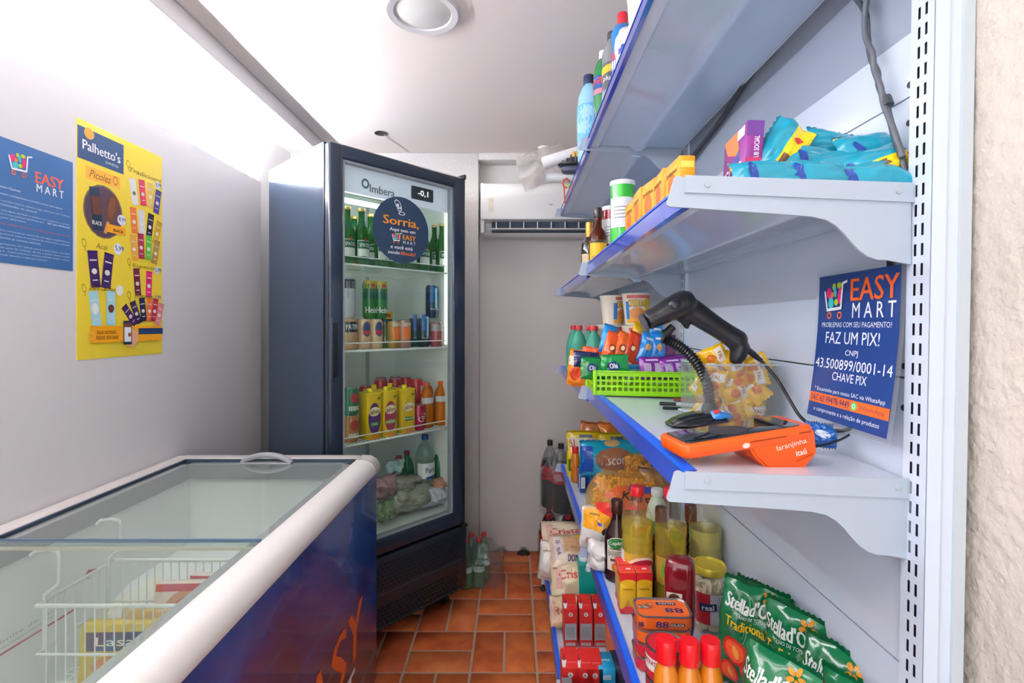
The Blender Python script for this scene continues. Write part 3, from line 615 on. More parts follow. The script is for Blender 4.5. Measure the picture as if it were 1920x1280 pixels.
# base: kick plate, end legs, feet
b = MB(); b.box((.19, .71, .03), (.194, 2.63, .15), M=RM); b.build('kick_plate', steel, rk)
for y in YS:
    MB().box((.140, y - .004, .032), (.16, y + .02, .205), 0, .002, M=RM).build('base_leg', steel, rk)
    MB().box((.15, y - .003, .05), (PX, y + .003, .16), M=RM).build('base_side', steel, rk)
    MB().lathe([(.015, 0), (.016, .006), (.008, .014), (.006, .035)], 14, M=RM @ Matrix.Translation((.150, y + .006, 0))).build('foot', C('#1a1b1f', .5), rk)
def on(px, py, k, bay=0):                                  # point on shelf k that the sight line through the pixel meets
    x0, z0 = SH[k][0], SH[k][1] - (SH[k][2] if bay else 0)
    a, c = (px - CX) / F, -(py - CY) / F                   # X = a Y, Z = CZ + c Y ; Z = z0 - (X-x0) DROOP
    Y = (z0 + x0 * DROOP - CZ) / (c + a * DROOP); return V((a * Y, Y, CZ + c * Y))
def sp(k, px, X=None, Y=None, bay=0):                      # on shelf k at column px and given X or Y
    a = (px - CX) / F
    if Y is None: Y = X / a
    return V((a * Y, Y, zsh(k, a * Y, bay)))

# ---------------------------------------------------------------- packaging builders
def bottle(name, label, cat, loc, prof, body, capz, capr, capm, liquid=None, deco=None, rz=0, group=None, sq=2.0, fl=1.0, n=28, ridged=False, capsq=2.0):
    t = thing(name, label, cat, loc, rz, group)
    MB().lathe(prof, n, sq=sq, fl=fl).build('bottle', body, t)
    if liquid:
        lm, lev = liquid; lp = [(max(r - .0016, .001), z) for r, z in prof if z < lev]; lp[0] = (lp[0][0], .002)
        rr = [r for r, z in prof if z >= lev][0]; lp.append((max(min(rr, lp[-1][0] + .0016) - .0016, .001), lev))
        MB().lathe(lp, n, sq=sq, fl=fl).build('liquid', lm, t)
    c0, c1 = capz
    b = MB(); b.lathe([(capr * .98, c0), (capr, c0 + .001), (capr, c1 - (c1 - c0) * .15), (capr * .93, c1), (capr * .6, c1 + .0004)], 20, sq=capsq)
    b.build('cap', capm, t)
    if deco:
        D = Print(.0003); deco(D, wrap(max(r for r, z in prof), 0, fl)); D.build('label_print', t)
    return t
def pet(H, R, rn, sh=.62, wav=0):
    """profile of a plastic bottle: shoulder starts at sh*H"""
    p = [(R * .78, 0), (R * .97, H * .02), (R, H * .05)]
    if wav:
        for i in range(wav):
            z = H * (.08 + (sh - .1) * i / wav); dz = H * (sh - .1) / wav
            p += [(R, z), (R * .955, z + dz * .45), (R * .955, z + dz * .55), (R, z + dz * .98)]
    p += [(R, H * sh)]
    for i in range(1, 7):
        q = i / 6; p.append((R + (rn - R) * (q * q * (3 - 2 * q)) if 0 else rn + (R - rn) * math.cos(q * PI / 2) ** .8, H * (sh + (.93 - sh) * q)))
    p += [(rn, H * .96), (rn, H)]
    return p
def carton(name, label, cat, loc, w, d, h, col, deco=None, rz=0, rot=None, group=None, top=None, bev=.0012, rough=.4, gable=None):
    """box, origin at the middle of its base; front is -Y"""
    t = thing(name, label, cat, loc, rz, group, rot)
    if gable:
        gh, m2 = gable
        b = MB(); b.prism([(-d / 2, 0), (d / 2, 0), (d / 2, h + gh), (d / 2 - .012, h + gh), (-d / 2, h)], -w / 2, w / 2, axis='x'); b.build('carton', C(col, rough), t)
    else: MB().box((-w / 2, -d / 2, 0), (w / 2, d / 2, h), 0, bev, seg=1).build('carton', C(col, rough), t)
    if deco:
        D = Print(.0003); S = {'f': flat((0, -d / 2, 0), (1, 0, 0), (0, 0, 1)), 'l': flat((-w / 2, 0, 0), (0, -1, 0), (0, 0, 1)), 't': flat((0, 0, h), (1, 0, 0), (0, 1, 0)), 'r': flat((w / 2, 0, 0), (0, 1, 0), (0, 0, 1))}
        deco(D, S, w, d, h); D.build('print', t)
    return t
def psurf(w, h, t, seed=0, amp=.004, pow_=2.2, fall=.5, waist=0.0, top_fold=0.0, seal=.05):
    def f(u, v, side=-1):                                  # u,v in 0..1 -> point, centre bottom origin
        a = abs(2 * u - 1); vv = min(max((v - seal) / (1 - 2 * seal), 0), 1)
        e = (1 - a ** pow_) ** .6 if a < 1 else 0; q = math.sin(PI * vv) ** fall if 0 < vv < 1 else 0
        th = t / 2 * e * q
        nx = noise.noise(V((u * 3.1 + seed, v * 3.7, seed * 1.7 + side))) * amp + noise.noise(V((u * 8 + seed, v * 9, seed + side * 3))) * amp * .5 + abs(noise.noise(V((u * 5 + seed, v * 5 + side, 7)))) * amp * .6
        wob = noise.noise(V((u * 2 + seed * 2.3, v * 2, 9))) * amp * 1.2
        ww = w * (1 - waist * q) 
        return V(((u - .5) * ww + noise.noise(V((v * 4, seed, 3))) * amp * .5, side * (th + nx * q * e) + wob * (.4 + q), v * h + noise.noise(V((u * 4, seed, 5))) * amp * .4))
    return f
def pouch(name, label, cat, loc, w, h, t, m, seed=0, deco=None, rot=(0, 0, 0), group=None, amp=.004, nu=22, nv=26, zig=True, sealm=None, **kw):
    root = thing(name, label, cat, loc, group=group, rot=rot); f = psurf(w, h, t, seed, amp, **kw)
    vs = []; fs = []
    for side in (-1, 1):
        for j in range(nv + 1):
            for i in range(nu + 1):
                p = f(i / nu, j / nv, side)
                if zig and j in (0, nv): p.z += (.0025 if i % 2 else -.0005) * (1 if j else -1)
                vs.append(p)
    k = (nu + 1) * (nv + 1); idx = lambda s, i, j: s * k + j * (nu + 1) + i
    mi = []
    for s in (0, 1):
        for j in range(nv):
            for i in range(nu): fs.append((idx(s, i, j), idx(s, i + 1, j), idx(s, i + 1, j + 1), idx(s, i, j + 1)))
    for i in range(nu): fs += [(idx(0, i, 0), idx(1, i, 0), idx(1, i + 1, 0), idx(0, i + 1, 0)), (idx(0, i, nv), idx(0, i + 1, nv), idx(1, i + 1, nv), idx(1, i, nv))]
    for j in range(nv): fs += [(idx(0, 0, j), idx(0, 0, j + 1), idx(1, 0, j + 1), idx(1, 0, j)), (idx(0, nu, j), idx(1, nu, j), idx(1, nu, j + 1), idx(0, nu, j + 1))]
    b = MB(); b.add(vs, fs, 0, True); b.build('pack', m, root)
    if deco:
        def S(x, y, off, side=-1):                         # x,y in metres, centre bottom
            u = min(max(x / w + .5, .002), .998); v = min(max(y / h, .002), .998)
            # sample the same facets as the mesh so the print lies on them
            gu, gv = u * nu, v * nv; i, j = min(int(gu), nu - 1), min(int(gv), nv - 1); a, c = gu - i, gv - j
            p = (f(i / nu, j / nv, side) * (1 - a) + f((i + 1) / nu, j / nv, side) * a) * (1 - c) + (f(i / nu, (j + 1) / nv, side) * (1 - a) + f((i + 1) / nu, (j + 1) / nv, side) * a) * c
            return p + V((0, side * (off + .0007), 0))
        D = Print(.00035); deco(D, S, w, h); D.build('print', root)
    return root
def film(h, rough=.22, coat=.6): return mat('film_%s_%d' % (h.strip('#'), rough * 100), h, rough, coat=coat, bump=(45, .35, .003))
def tin(name, label, cat, loc, r, h, body, deco=None, rz=0, group=None, lid='#c9ccce', lidz=.004, n=28):
    t = thing(name, label, cat, loc, rz, group)
    MB().lathe([(r * .97, 0), (r, .003), (r, h - .004), (r * .99, h - .001)], n).build('can', body, t)
    L = mat('tin_lid_' + lid.strip('#'), lid, .25, .8)
    b = MB(); b.lathe([(r * 1.01, h - .004), (r * 1.02, h - .001), (r * 1.0, h + .001), (r * .93, h), (r * .92, h - .003), (.001, h - .003)], n, cap=False)
    b.build('lid', L, t)
    if deco: D = Print(.0003); deco(D, wrap(r)); D.build('label_print', t)
    return t
ORD = ['first', 'second', 'third', 'fourth', 'fifth', 'sixth', 'seventh', 'eighth', 'ninth', 'tenth', 'eleventh', 'twelfth']
# ---------------------------------------------------------------- goods inside the display fridge
gg = mat('green_glass', '#2f7d2a', .06, trans=.55, ior=1.3); gold = C('#c9a55a', .3, 0, .6)
def beer_label(D, S):
    D.rect(S, 0, .075, .070, .070, '#e8e9e2', n=8); D.rect(S, 0, .090, .066, .034, '#1f6b4a', n=8); D.text(S, 'SPATEN', 0, .089, .016, '#f0efe6', .03, .050); D.ell(S, 0, .113, .006, .006, '#d03a2c')
def beer(loc, label, rz):
    return bottle('beer_bottle', label, 'bottle', loc, [(.030, 0), (.033, .004), (.033, .135), (.030, .155), (.019, .18), (.0145, .20), (.0135, .235), (.0145, .236), (.0145, .245)], gg, (.240, .254), .0155, gold, None, beer_label, rz, 'green beer bottles on the top fridge shelf', n=20)
def fz_at(px, y, z, dx=0): x = frp(px, y); return fr(x + dx, y, z)
b0 = None
spots = [(651, .14), (678, .13), (695, .20), (716, .14), (742, .14), (768, .14), (793, .15), (815, .19), (829, .13), (664, .30), (703, .32), (757, .30), (806, .32)]
for i, (px, y) in enumerate(spots):
    tx = ('green beer bottle in the front row of the top fridge shelf, %s from the handle' % ORD[i]) if i < 9 else ('green beer bottle in the back row of the top fridge shelf, %s from the handle' % ORD[i - 9])
    p = fz_at(px, y, 1.659)
    if b0 is None: b0 = beer(p, tx, FA)
    else: dup(b0, p, tx, rz=FA)
def can(loc, label, r, h, top, body, deco, group, rz=FA):
    t = thing('drink_can', label, 'can', loc, rz, group)
    MB().lathe([(r * .80, 0), (r * .86, .004), (r, .012), (r, h - .014), (r * .84, h - .003), (r * .84, h)], 24).build('can', body, t)
    MB().lathe([(r * .84, h - .002), (r * .86, h + .001), (r * .80, h), (r * .78, h - .003), (.001, h - .003)], 20, cap=False).build('lid', C('#c9ced0', .25, 0, .7), t)
    if deco: D = Print(.0004); deco(D, wrap(r)); D.build('label_print', t)
    return t
z2 = 1.289
G2 = 'drink cans on the second fridge shelf'
def dk(D, S): D.rect(S, 0, .10, .07, .045, '#22304a', n=6); D.text(S, 'PATEN', 0, .10, .022, '#e9e9e6', .03, .060); D.poly(S, [(-.03, .078), (.03, .078), (0, .055)], '#a8323a')
def gr(D, S): D.rect(S, 0, .155, .085, .035, '#c8b21f', n=6); D.rect(S, 0, .112, .085, .05, '#19402f', n=6); D.text(S, 'Heine', 0, .04, .028, '#eef0ec', .03, .07); D.ell(S, 0, .152, .01, .01, '#c03028')
def bl(D, S): D.rect(S, 0, .10, .012, .10, '#9fd0ee', n=4); D.text(S, 'energy drink', 0, .045, .011, '#cfd6dd', .02, .06); D.rect(S, -.02, .12, .018, .08, '#2268b0', n=4)
def pa(D, S): D.ell(S, 0, .09, .020, .034, '#3a4f7a', 0, 16, 3); D.rect(S, 0, .075, .035, .020, '#c23646', n=4)
def dr(D, S): D.rect(S, 0, .07, .05, .055, '#e8772b', .1, 5); D.text(S, 'zero', 0, .11, .016, '#e9e4dc', .03, .04)
H1 = .135
lo = [(655, .13, .034, H1, '#c99c78', dk, 'tan and navy can in the lower layer nearest the fridge handle'), (681, .15, .034, H1, '#d9b28c', pa, 'tan can with a small red shield'),
      (704, .15, .034, H1, '#dcb690', pa, 'tan can with a shield beside the green can'), (722, .18, .034, H1, '#2a6b3c', gr, 'dark green can in the lower layer between tan and amber cans'),
      (738, .13, .033, H1 - .01, '#a8813f', dr, 'amber can with orange patch in the lower layer'), (757, .12, .034, .130, '#b07f70', dr, 'bronze can with orange flame at the front of the lower layer'),
      (778, .19, .033, H1 + .005, '#2c4150', bl, 'dark teal can behind the bronze can'), (794, .14, .034, H1 + .005, '#23313f', bl, 'black can with a white code box in the lower layer'), (818, .12, .033, .120, '#a34a50', None, 'short red can with a grey top at the hinge side')]
for px, y, r, h, c, d, tx in lo:
    def dd(D, S, d=d, c=c):
        if d: d(D, S)
        if c == '#a34a50': D.rect(S, 0, .095, .1, .035, '#b9b3b3', n=8)
    can(fz_at(px, y, z2), tx, r, h, None, C(c, .22, .4), dd, G2)
can(fz_at(651, .145, z2 + H1 + .002), 'tall white can with a navy top stacked at the handle side', .034, .175, None, C('#cfd0d2', .25, .4), lambda D, S: (D.rect(S, 0, .15, .1, .04, '#26324a', n=8), D.rect(S, -.02, .115, .02, .05, '#9a9fa8')), G2)
can(fz_at(693, .17, z2 + H1 + .002), 'green and yellow tall beer can stacked on the tan cans', .032, .172, None, C('#1f7a32', .22, .4), gr, G2)
can(fz_at(713, .165, z2 + H1 + .002), 'second green and yellow tall beer can touching the first, stacked on tan cans', .032, .168, None, C('#257c34', .22, .4), gr, G2)
can(fz_at(810, .15, z2 + H1 + .008), 'dark blue tall energy drink can stacked near the hinge side', .033, .165, None, C('#14304f', .2, .5), bl, G2)
for i, (px, y) in enumerate([(668, .30), (712, .32), (760, .33), (800, .34)]):
    can(fz_at(px, y, z2), 'pale carton-coloured can in the back row of the second shelf, %s from the handle side' % ORD[i], .034, H1, None, C('#c9a27c', .3, .2), None, G2)
# third shelf: juice cartons, cans, orange bottles
z3 = .889; G3 = 'drinks on the third fridge shelf'
def juice(pc, fc):
    def d(D, S, w, dd, h):
        f = S['f']; D.ell(f, 0, h * .45, w * .44, h * .34, pc, 0, 28); D.ell(f, 0, h * .60, w * .40, h * .10, '#f2e7c0', .12); D.text(f, 'dafruta', 0, h * .60, .020, '#8c3a20', .03, w * .68, .12)
        D.rect(f, 0, h * .33, w * .62, h * .09, fc); D.text(f, 'UVA' if pc == '#5d3a78' else ('GOIABA' if pc == '#a83f5a' else 'MARACUJA'), 0, h * .33, .010, '#f0f0e8', .02); D.ell(f, w * .32, h * .88, .008, .005, '#2c7a3a', .4)
        D.ell(f, 0, h * .04, w * .3, h * .06, '#e8902c')
    return d
for px, pc, fc, tx in [(694, '#5d3a78', '#3f8a3c', 'yellow juice carton with purple grape oval'), (724, '#a83f5a', '#7aa23c', 'yellow juice carton with pink guava oval'), (758, '#e6b50e', '#3c8a48', 'bright yellow juice carton with passion fruit print')]:
    p = fz_at(px, .13, z3)
    t = carton('juice_carton', tx + ' on the third fridge shelf', 'carton', p, .070, .075, .205, '#e3b90f', juice(pc, fc), rz=FA, group=G3, rough=.3)
    MB().box((-.037, -.039, .203), (.037, .039, .208)).build('carton_top', C('#f5d800', .3), t)
    MB().lathe([(.012, .207), (.013, .222), (.011, .224)], 16).build('cap', C('#f7dc00', .3), t)
for px, tx in [(701, 'behind the purple oval carton'), (731, 'behind the pink oval carton')]:
    t = carton('juice_carton', 'yellow juice carton in the second row ' + tx, 'carton', fz_at(px, .22, z3), .070, .075, .205, '#e3b90f', None, rz=FA, group=G3, rough=.3)
    MB().lathe([(.012, .205), (.013, .224), (.011, .226)], 16).build('cap', C('#f7dc00', .3), t)
def gua(D, S): D.ell(S, 0, .075, .02, .022, '#b53c34', 0, 16, 3); D.rect(S, 0, .03, .05, .02, '#e6e0d0', n=4)
can(fz_at(658, .13, z3 + .118), 'green soft drink can on top of another by the handle side', .033, .118, None, C('#2f7a5a', .25, .4), gua, G3)
can(fz_at(658, .13, z3), 'amber and green soft drink can under the green one', .033, .116, None, C('#b57a4a', .25, .4), gua, G3)
for i, (px, y, up) in enumerate([(714, .30, 1), (741, .28, 1), (761, .30, 1), (781, .20, 1), (686, .28, 0), (741, .36, 1), (714, .38, 1)]):
    if up: can(fz_at(px, y, z3), 'lower red soda can carrying another, %s of the red stacks' % ORD[i], .032, .118, None, C('#b0202c', .25, .4), None, G3)
    can(fz_at(px, y, z3 + .12 * up + (0 if up else .10)), 'red soda can behind the juice cartons, %s counting from the pink one' % ORD[i], .032, .118, None, C('#c22734', .22, .5), (lambda D, S: D.rect(S, .012, .06, .022, .05, '#e0d3c8', n=4)), G3)
can(fz_at(785, .12, z3), 'magenta red soda can at the front beside the yellow carton', .033, .12, None, C('#b01440', .2, .5), lambda D, S: D.text(S, 'Cola', 0, .065, .03, '#f4e6ea', .02, .05, .9), G3)
og_l = mat('orange_drink', '#e07a12', .15, trans=.35, ior=1.3)
ob = None
for i, (px, y) in enumerate([(800, .14), (826, .14), (812, .23)]):
    tx = 'small bottle of orange drink with orange cap, %s' % ['beside the magenta can', 'nearest the hinge side of the fridge', 'behind the other two orange bottles'][i]
    p = fz_at(px, y, z3)
    if ob is None: ob = bottle('orange_drink_bottle', tx, 'bottle', p, pet(.215, .034, .012, .60), og_l, (.205, .222), .0145, C('#ef5a1a', .35), None, lambda D, S: D.rect(S, 0, .135, .10, .028, '#cfd2d4', n=10), FA, G3)
    else: dup(ob, p, tx, rz=FA)
# bottom: water bottle, green bottles, bags
zb5 = .482; G4 = 'goods on the fridge floor'
clearp = clear('pet_clear', '#dfeee9', 1.4, .05, haze=.12, hazecol='#bcd0cc')
greenp = clear('pet_green', '#5fae86', 1.4, .05, haze=.25, hazecol='#4fa67e')
def wl_(D, S): D.rect(S, 0, .115, .145, .075, '#e2e6e4', n=14); D.text(S, 'Puris', 0, .118, .026, '#27497e', .03, .055); D.rect(S, .02, .084, .09, .012, '#2c4a9a', .1, 8)
bottle('water_bottle', 'large clear water bottle with white label and blue cap on the fridge floor', 'bottle', fz_at(797, .16, zb5 + .08), pet(.27, .048, .015, .68), clearp, (.262, .285), .017, C('#1c3f8c', .35), None, wl_, FA, G4)
gb = None
for i, (px, y) in enumerate([(763, .24), (748, .19), (823, .18)]):
    tx = 'green mineral water bottle %s' % ['standing behind the packed bags', 'at the front of the green ones on the fridge floor', 'between the large water bottle and the hinge side'][i]
    p = fz_at(px, y, zb5 + .03)
    if gb is None: gb = bottle('mineral_water_bottle', tx, 'bottle', p, pet(.24, .036, .013, .62), greenp, (.232, .25), .0145, C('#8e2733', .4), None, None, FA, G4)
    else: dup(gb, p, tx, rz=FA)
for i, (px, y, z, w, h, th, c, tz, tx) in enumerate([
    (735, .16, .02, .17, .15, .09, '#a6a89c', .1, 'grey-green bag of ice low at the handle side'), (775, .13, .02, .20, .12, .10, '#98998a', 0, 'olive grey plastic bag on the fridge floor by the glass'),
    (815, .12, .01, .15, .10, .08, '#c4c2cc', .1, 'whitish plastic bag near the hinge side of the fridge floor'), (722, .13, .12, .12, .10, .07, '#b58a8e', 0, 'pinkish frozen pack above the ice bag'),
    (760, .15, .10, .18, .09, .09, '#8f8f84', .2, 'dark grey crumpled pack under the water bottle'), (722, .11, .02, .09, .09, .05, '#7f9a6a', 0, 'small green and white pack in the fridge corner'),
    (825, .13, .09, .10, .05, .06, '#c07a5c', .1, 'orange pack lying above the whitish bag'), (742, .18, .19, .09, .08, .05, '#a9c4c4', 0, 'pale blue bag on top of the pinkish pack')]):
    pouch('frozen_bag', tx, 'bag', fz_at(px, y, zb5 + z), w, h, th, film(c, .3), i + 3, None, (0, tz, FA), G4, amp=.022)
# green water pack beside the fridge foot
wp0 = None; nn = ['nearest the fridge, front row', 'middle of the front row', 'front row, farthest from the fridge', 'nearest the fridge, back row', 'middle of the back row', 'back row, farthest from the fridge']
for i in range(6):
    c, r_ = i % 3, i // 3
    x, y = -.325 + .067 * c + .02 * r_, 2.665 + .012 * c + .070 * r_
    tx = 'green-tinted water bottle on the floor beside the fridge, ' + nn[i]
    if wp0 is None: wp0 = bottle('soda_water_bottle', tx, 'bottle', (x, y, 0), pet(.245, .033, .012, .64, 3), clear('pet_water', '#cfe6da', 1.4, .05, haze=.14, hazecol='#b7cfc6'), (.238, .256), .0145, C('#c23a44', .4), (mat('green_water', '#4fae62', .2, trans=.4, ior=1.33), .10), lambda D, S: D.rect(S, 0, .10, .18, .03, '#bfe0cc', n=12), 0, 'water bottles beside the fridge')
    else: dup(wp0, (x, y, 0), tx)
# ---------------------------------------------------------------- top shelf: cleaning products
GT = 'cleaning products on the top shelf'
def p_blue(D, S): D.rect(S, 0, .115, .13, .022, '#d6334a', n=12); D.rect(S, 0, .060, .13, .085, '#e9ecf4', n=12); D.text(S, 'limpa', 0, .070, .030, '#2a3f9a', .04, .06)
bottle('cleaner_bottle', 'blue cleaner bottle with red flip cap on the top shelf', 'bottle', sp('top', 1167, X=.298), [(.028, 0), (.031, .004), (.031, .125), (.026, .14), (.031, .165), (.031, .185), (.022, .203), (.013, .208), (.013, .215)], C('#1878c8', .25, .5), (.208, .240), .0145, C('#d92a38', .3), None, p_blue, -.6, GT)
def p_gr(D, S): D.rect(S, 0, .150, .11, .060, '#2c55a0', n=12); D.text(S, 'pa', -.01, .158, .030, '#e84a3a', .05, .05); D.rect(S, 0, .130, .10, .016, '#e88a94', n=10)
bottle('cleaner_bottle', 'dark green cleaner bottle with white cap on the top shelf', 'bottle', sp('top', 1131, X=.288), [(.028, 0), (.031, .004), (.024, .06), (.031, .10), (.031, .20), (.022, .232), (.012, .240), (.012, .25)], C('#1c7a3e', .2, .6), (.242, .268), .0135, C('#eceae6', .4), None, p_gr, -.6, GT)
def p_sl(D, S): D.rect(S, 0, .12, .10, .08, '#5a5e62', n=12); D.rect(S, 0, .14, .08, .022, '#e2c23a', .2, 10); D.text(S, 'plus', 0, .11, .02, '#e9e9e9', .03)
bottle('cleaner_bottle', 'grey and black cleaner bottle squeezed between the green and blue bottles', 'bottle', sp('top', 1147, X=.292), [(.026, 0), (.029, .004), (.029, .19), (.018, .225), (.012, .232), (.012, .24)], C('#8b8f92', .25, .5), (.235, .258), .0135, C('#3c3f44', .4), None, p_sl, -.6, GT)
def p_sf(D, S): D.rect(S, 0, .14, .12, .14, '#6fb9e6', n=12); D.ell(S, 0, .15, .05, .055, '#a9d8f2', 0, 20, 3)
bottle('softener_bottle', 'large pale blue softener bottle with navy cap, last on the top shelf', 'bottle', sp('top', 1104, X=.282), [(.040, 0), (.044, .006), (.046, .20), (.040, .25), (.024, .285), (.018, .29), (.018, .30)], C('#9fd2ee', .3, .4), (.292, .325), .0205, C('#22304e', .35), None, p_sf, -.6, GT, fl=.8)
pouch('sponge_pack', 'crumpled white wrapped pack leaning on the blue cleaner bottle', 'cleaning pack', sp('top', 1175, X=.285), .09, .14, .05, film('#e6e4e2', .3), 3, lambda D, S, w, h: D.rect(S, 0, h * .5, w * .5, h * .2, '#3a4a9a', n=6), (0, .1, -1.1), GT, amp=.01)
pouch('powder_pack', 'yellow and white packet standing nearest on the top shelf', 'cleaning pack', sp('top', 1211, X=.282), .13, .235, .06, film('#f0f0ea', .35), 5, lambda D, S, w, h: (D.rect(S, 0, h * .86, w * .96, h * .18, '#f0cf20', n=8), D.poly(S, [(-w * .4, h * .7), (w * .3, h * .7), (w * .3, h * .8)], '#2f3f86')), (0, 0, -1.3), GT)
pouch('powder_pack', 'white powder packet farther back on the top shelf behind the yellow one', 'cleaning pack', sp('top', 1200, X=.36), .13, .15, .06, film('#dfe3e6', .35), 6, None, (0, 0, -1.3), GT)
# overhanging bag at the far end of the top shelf
clearbag = clear('bag_clear', '#f4f1ef', 1.35, .12, haze=.30, hazecol='#efeae7')
tt = SH['top'][1] - .012
pouch('plastic_bag', 'crumpled clear plastic bag hanging over the far end of the top shelf', 'bag', P(1030, 345, 2.42), .26, .17, .13, clearbag, 12, None, (.0, -.35, .25), None, amp=.03, nu=28, nv=28)
t = thing('paper_roll_pack', 'white wrapped roll poking out of the clear bag toward the wall unit', 'roll', P(1076, 333, 2.40), 0, 'packs at the far end of the top shelf')
M_ = Matrix.Rotation(-PI / 2, 4, 'Y') @ Matrix.Rotation(.0, 4, 'X')
MB().lathe([(.018, 0), (.024, .004), (.024, .13), (.018, .135)], 18, M=M_).build('roll', C('#dfe3e4', .3, .3), t)
MB().lathe([(.010, .134), (.010, .137), (.001, .137)], 14, M=M_, cap=False).build('core', C('#3b4454', .6), t)
t = thing('paper_roll_pack', 'long white roll lying highest at the far end of the top shelf', 'roll', P(1092, 283, 2.35), 0, 'packs at the far end of the top shelf', rot=(0, -.30, 0))
MB().lathe([(.02, 0), (.028, .006), (.028, .19), (.02, .197)], 18, M=M_).build('roll', C('#e9e8e8', .35, .3), t)
t = thing('black_case', 'black ribbed plastic case with an orange tab on the far end of the top shelf', 'case', P(1065, 299, 2.36), -.2)
MB().box((-.05, -.03, -.032), (.05, .03, .032), 0, .010).build('case', mat('case_black', '#33363a', .35), t)
for k in range(5): MB().box((-.047 + k * .020, -.034, -.020), (-.038 + k * .020, -.029, .020), 0, .002, seg=1).build('rib', C('#4a4e52', .4), t)
MB().box((.02, -.034, .0), (.06, .0, .026), 0, .004).build('tab', C('#e0a23c', .4), t)
MB().box((-.03, -.03, -.065), (.05, .03, -.034), 0, .012).build('lower_case', C('#4c5266', .4), t)
t = thing('red_strap', 'red strap loop hanging below the black case at the shelf end', 'strap', P(1064, 352, 2.36), 0)
MB().tube([(.0, 0, 0), (-.016, 0, .004), (-.022, 0, .02), (-.018, 0, .036), (-.004, 0, .044), (.010, 0, .03)], .0045, 8).build('loop', C('#e0543c', .4), t)
MB().tube([(-.018, 0, .018), (-.014, 0, -.03), (-.012, 0, -.075)], .0035, 8).build('tail', C('#e0543c', .4), t)
MB().lathe([(.001, -.014), (.012, -.010), (.016, 0), (.012, .010), (.001, .014)], 14, M=Matrix.Translation((.016, 0, .012)), cap=False).build('green_bead', C('#7fbf4a', .4), t)

# ---------------------------------------------------------------- upper shelf: spirits, cans, jelly boxes, biscuits
GU = 'bottles and tins on the upper shelf'
whisk = mat('amber_glass', '#5a2008', .05, trans=.45, ior=1.35); whisk2 = mat('dark_glass', '#1c1512', .08, coat=.5)
wp = [(.027, 0), (.030, .004), (.030, .105), (.024, .125), (.013, .140), (.012, .185), (.013, .19)]
def w1(D, S): D.rect(S, 0, .055, .075, .075, '#f0b81c', n=12); D.rect(S, -.012, .030, .03, .02, '#d88a1c', n=6); D.rect(S, 0, .088, .07, .008, '#3a2a14', n=10)
bottle('liquor_bottle', 'amber liquor bottle with yellow label and black cap', 'bottle', sp('upper', 1121, X=.282, bay=1), wp, whisk, (.172, .205), .0145, C('#26211f', .3), None, w1, 0, GU)
bottle('liquor_bottle', 'dark liquor bottle with gold neck behind the amber one', 'bottle', sp('upper', 1105, X=.275, bay=1), [(r, z * .95) for r, z in wp], whisk2, (.12, .185), .0145, C('#d9a24a', .3, 0, .5), None, lambda D, S: D.rect(S, 0, .04, .075, .055, '#d8c49a', n=10), 0, GU)
bottle('liquor_bottle', 'orange-red liquor bottle between the amber bottle and the red tin', 'bottle', sp('upper', 1136, X=.318, bay=1), [(r, z * .92) for r, z in wp], mat('red_liquor', '#a8340c', .08, trans=.35, ior=1.35), (.150, .180), .0145, C('#e7a32a', .3), None, lambda D, S: D.rect(S, 0, .06, .07, .06, '#c23a2c', n=10), 0, GU)
def chips(c):
    def d(D, S): D.rect(S, 0, .115, .10, .085, '#e4e4e6', n=14); D.rect(S, .035, .115, .03, .06, '#dcc3cc', n=5); D.rect(S, -.01, .13, .045, .003, '#8a8a90', n=6); D.rect(S, -.01, .12, .045, .003, '#8a8a90', n=6); D.rect(S, -.01, .11, .045, .003, '#8a8a90', n=6); D.rect(S, -.01, .10, .045, .003, '#8a8a90', n=6)
    return d
for (px, X, c, h, tx) in [(1167, .310, '#2fae2e', .20, 'green tall snack canister with white lid'), (1147, .335, '#a82434', .195, 'dark red tall snack canister behind the green one')]:
    p = sp('upper', px, X=X); t = thing('snack_canister', tx, 'canister', p, 0, GU); r = .034
    MB().lathe([(r, 0), (r, h)], 28).build('tube', C(c, .25, .4), t); MB().lathe([(r * 1.03, h - .006), (r * 1.05, h), (r * 1.04, h + .007), (r * .95, h + .008), (.001, h + .006)], 28, cap=False).build('lid', C('#e8e6ea', .35), t)
    D = Print(.0003); chips(c)(D, wrap(r)); D.build('label_print', t)
tin('white_tin', 'small white tin with red rim behind the orange jelly boxes', 'can', sp('upper', 1211, X=.37), .026, .165, C('#e3ddda', .3, .3), lambda D, S: D.rect(S, 0, .15, .14, .01, '#c23a3a', n=16), 0, GU, '#f1eef0')
def jelly(D, S, w, d, h):
    l = S['l']; D.rect(l, 0, h * .5, d * .8, h * .7, '#f6b62a'); D.ell(l, 0, h * .45, d * .28, h * .25, '#e8722a'); D.text(l, 'gelatina', 0, h * .72, h * .14, '#8a2a1c', .02, d * .7); D.rect(S['f'], 0, h * .8, w * .8, h * .15, '#f8cf5a')
jl = ['nearest', 'second nearest', 'middle', 'second farthest', 'farthest']
for i, (X, Y, r) in enumerate([(.278, .845, .02), (.278, .925, -.05), (.280, 1.005, .12), (.277, 1.085, -.04), (.279, 1.165, .03)]):
    carton('jelly_box', 'orange and yellow jelly box along the upper shelf edge, %s of the row' % jl[i], 'box', (X, Y, zsh('upper', X)), .026, .072, [.070, .075, .082, .085, .08][i], '#ee9a1c', jelly, rz=r, group='jelly boxes on the upper shelf')
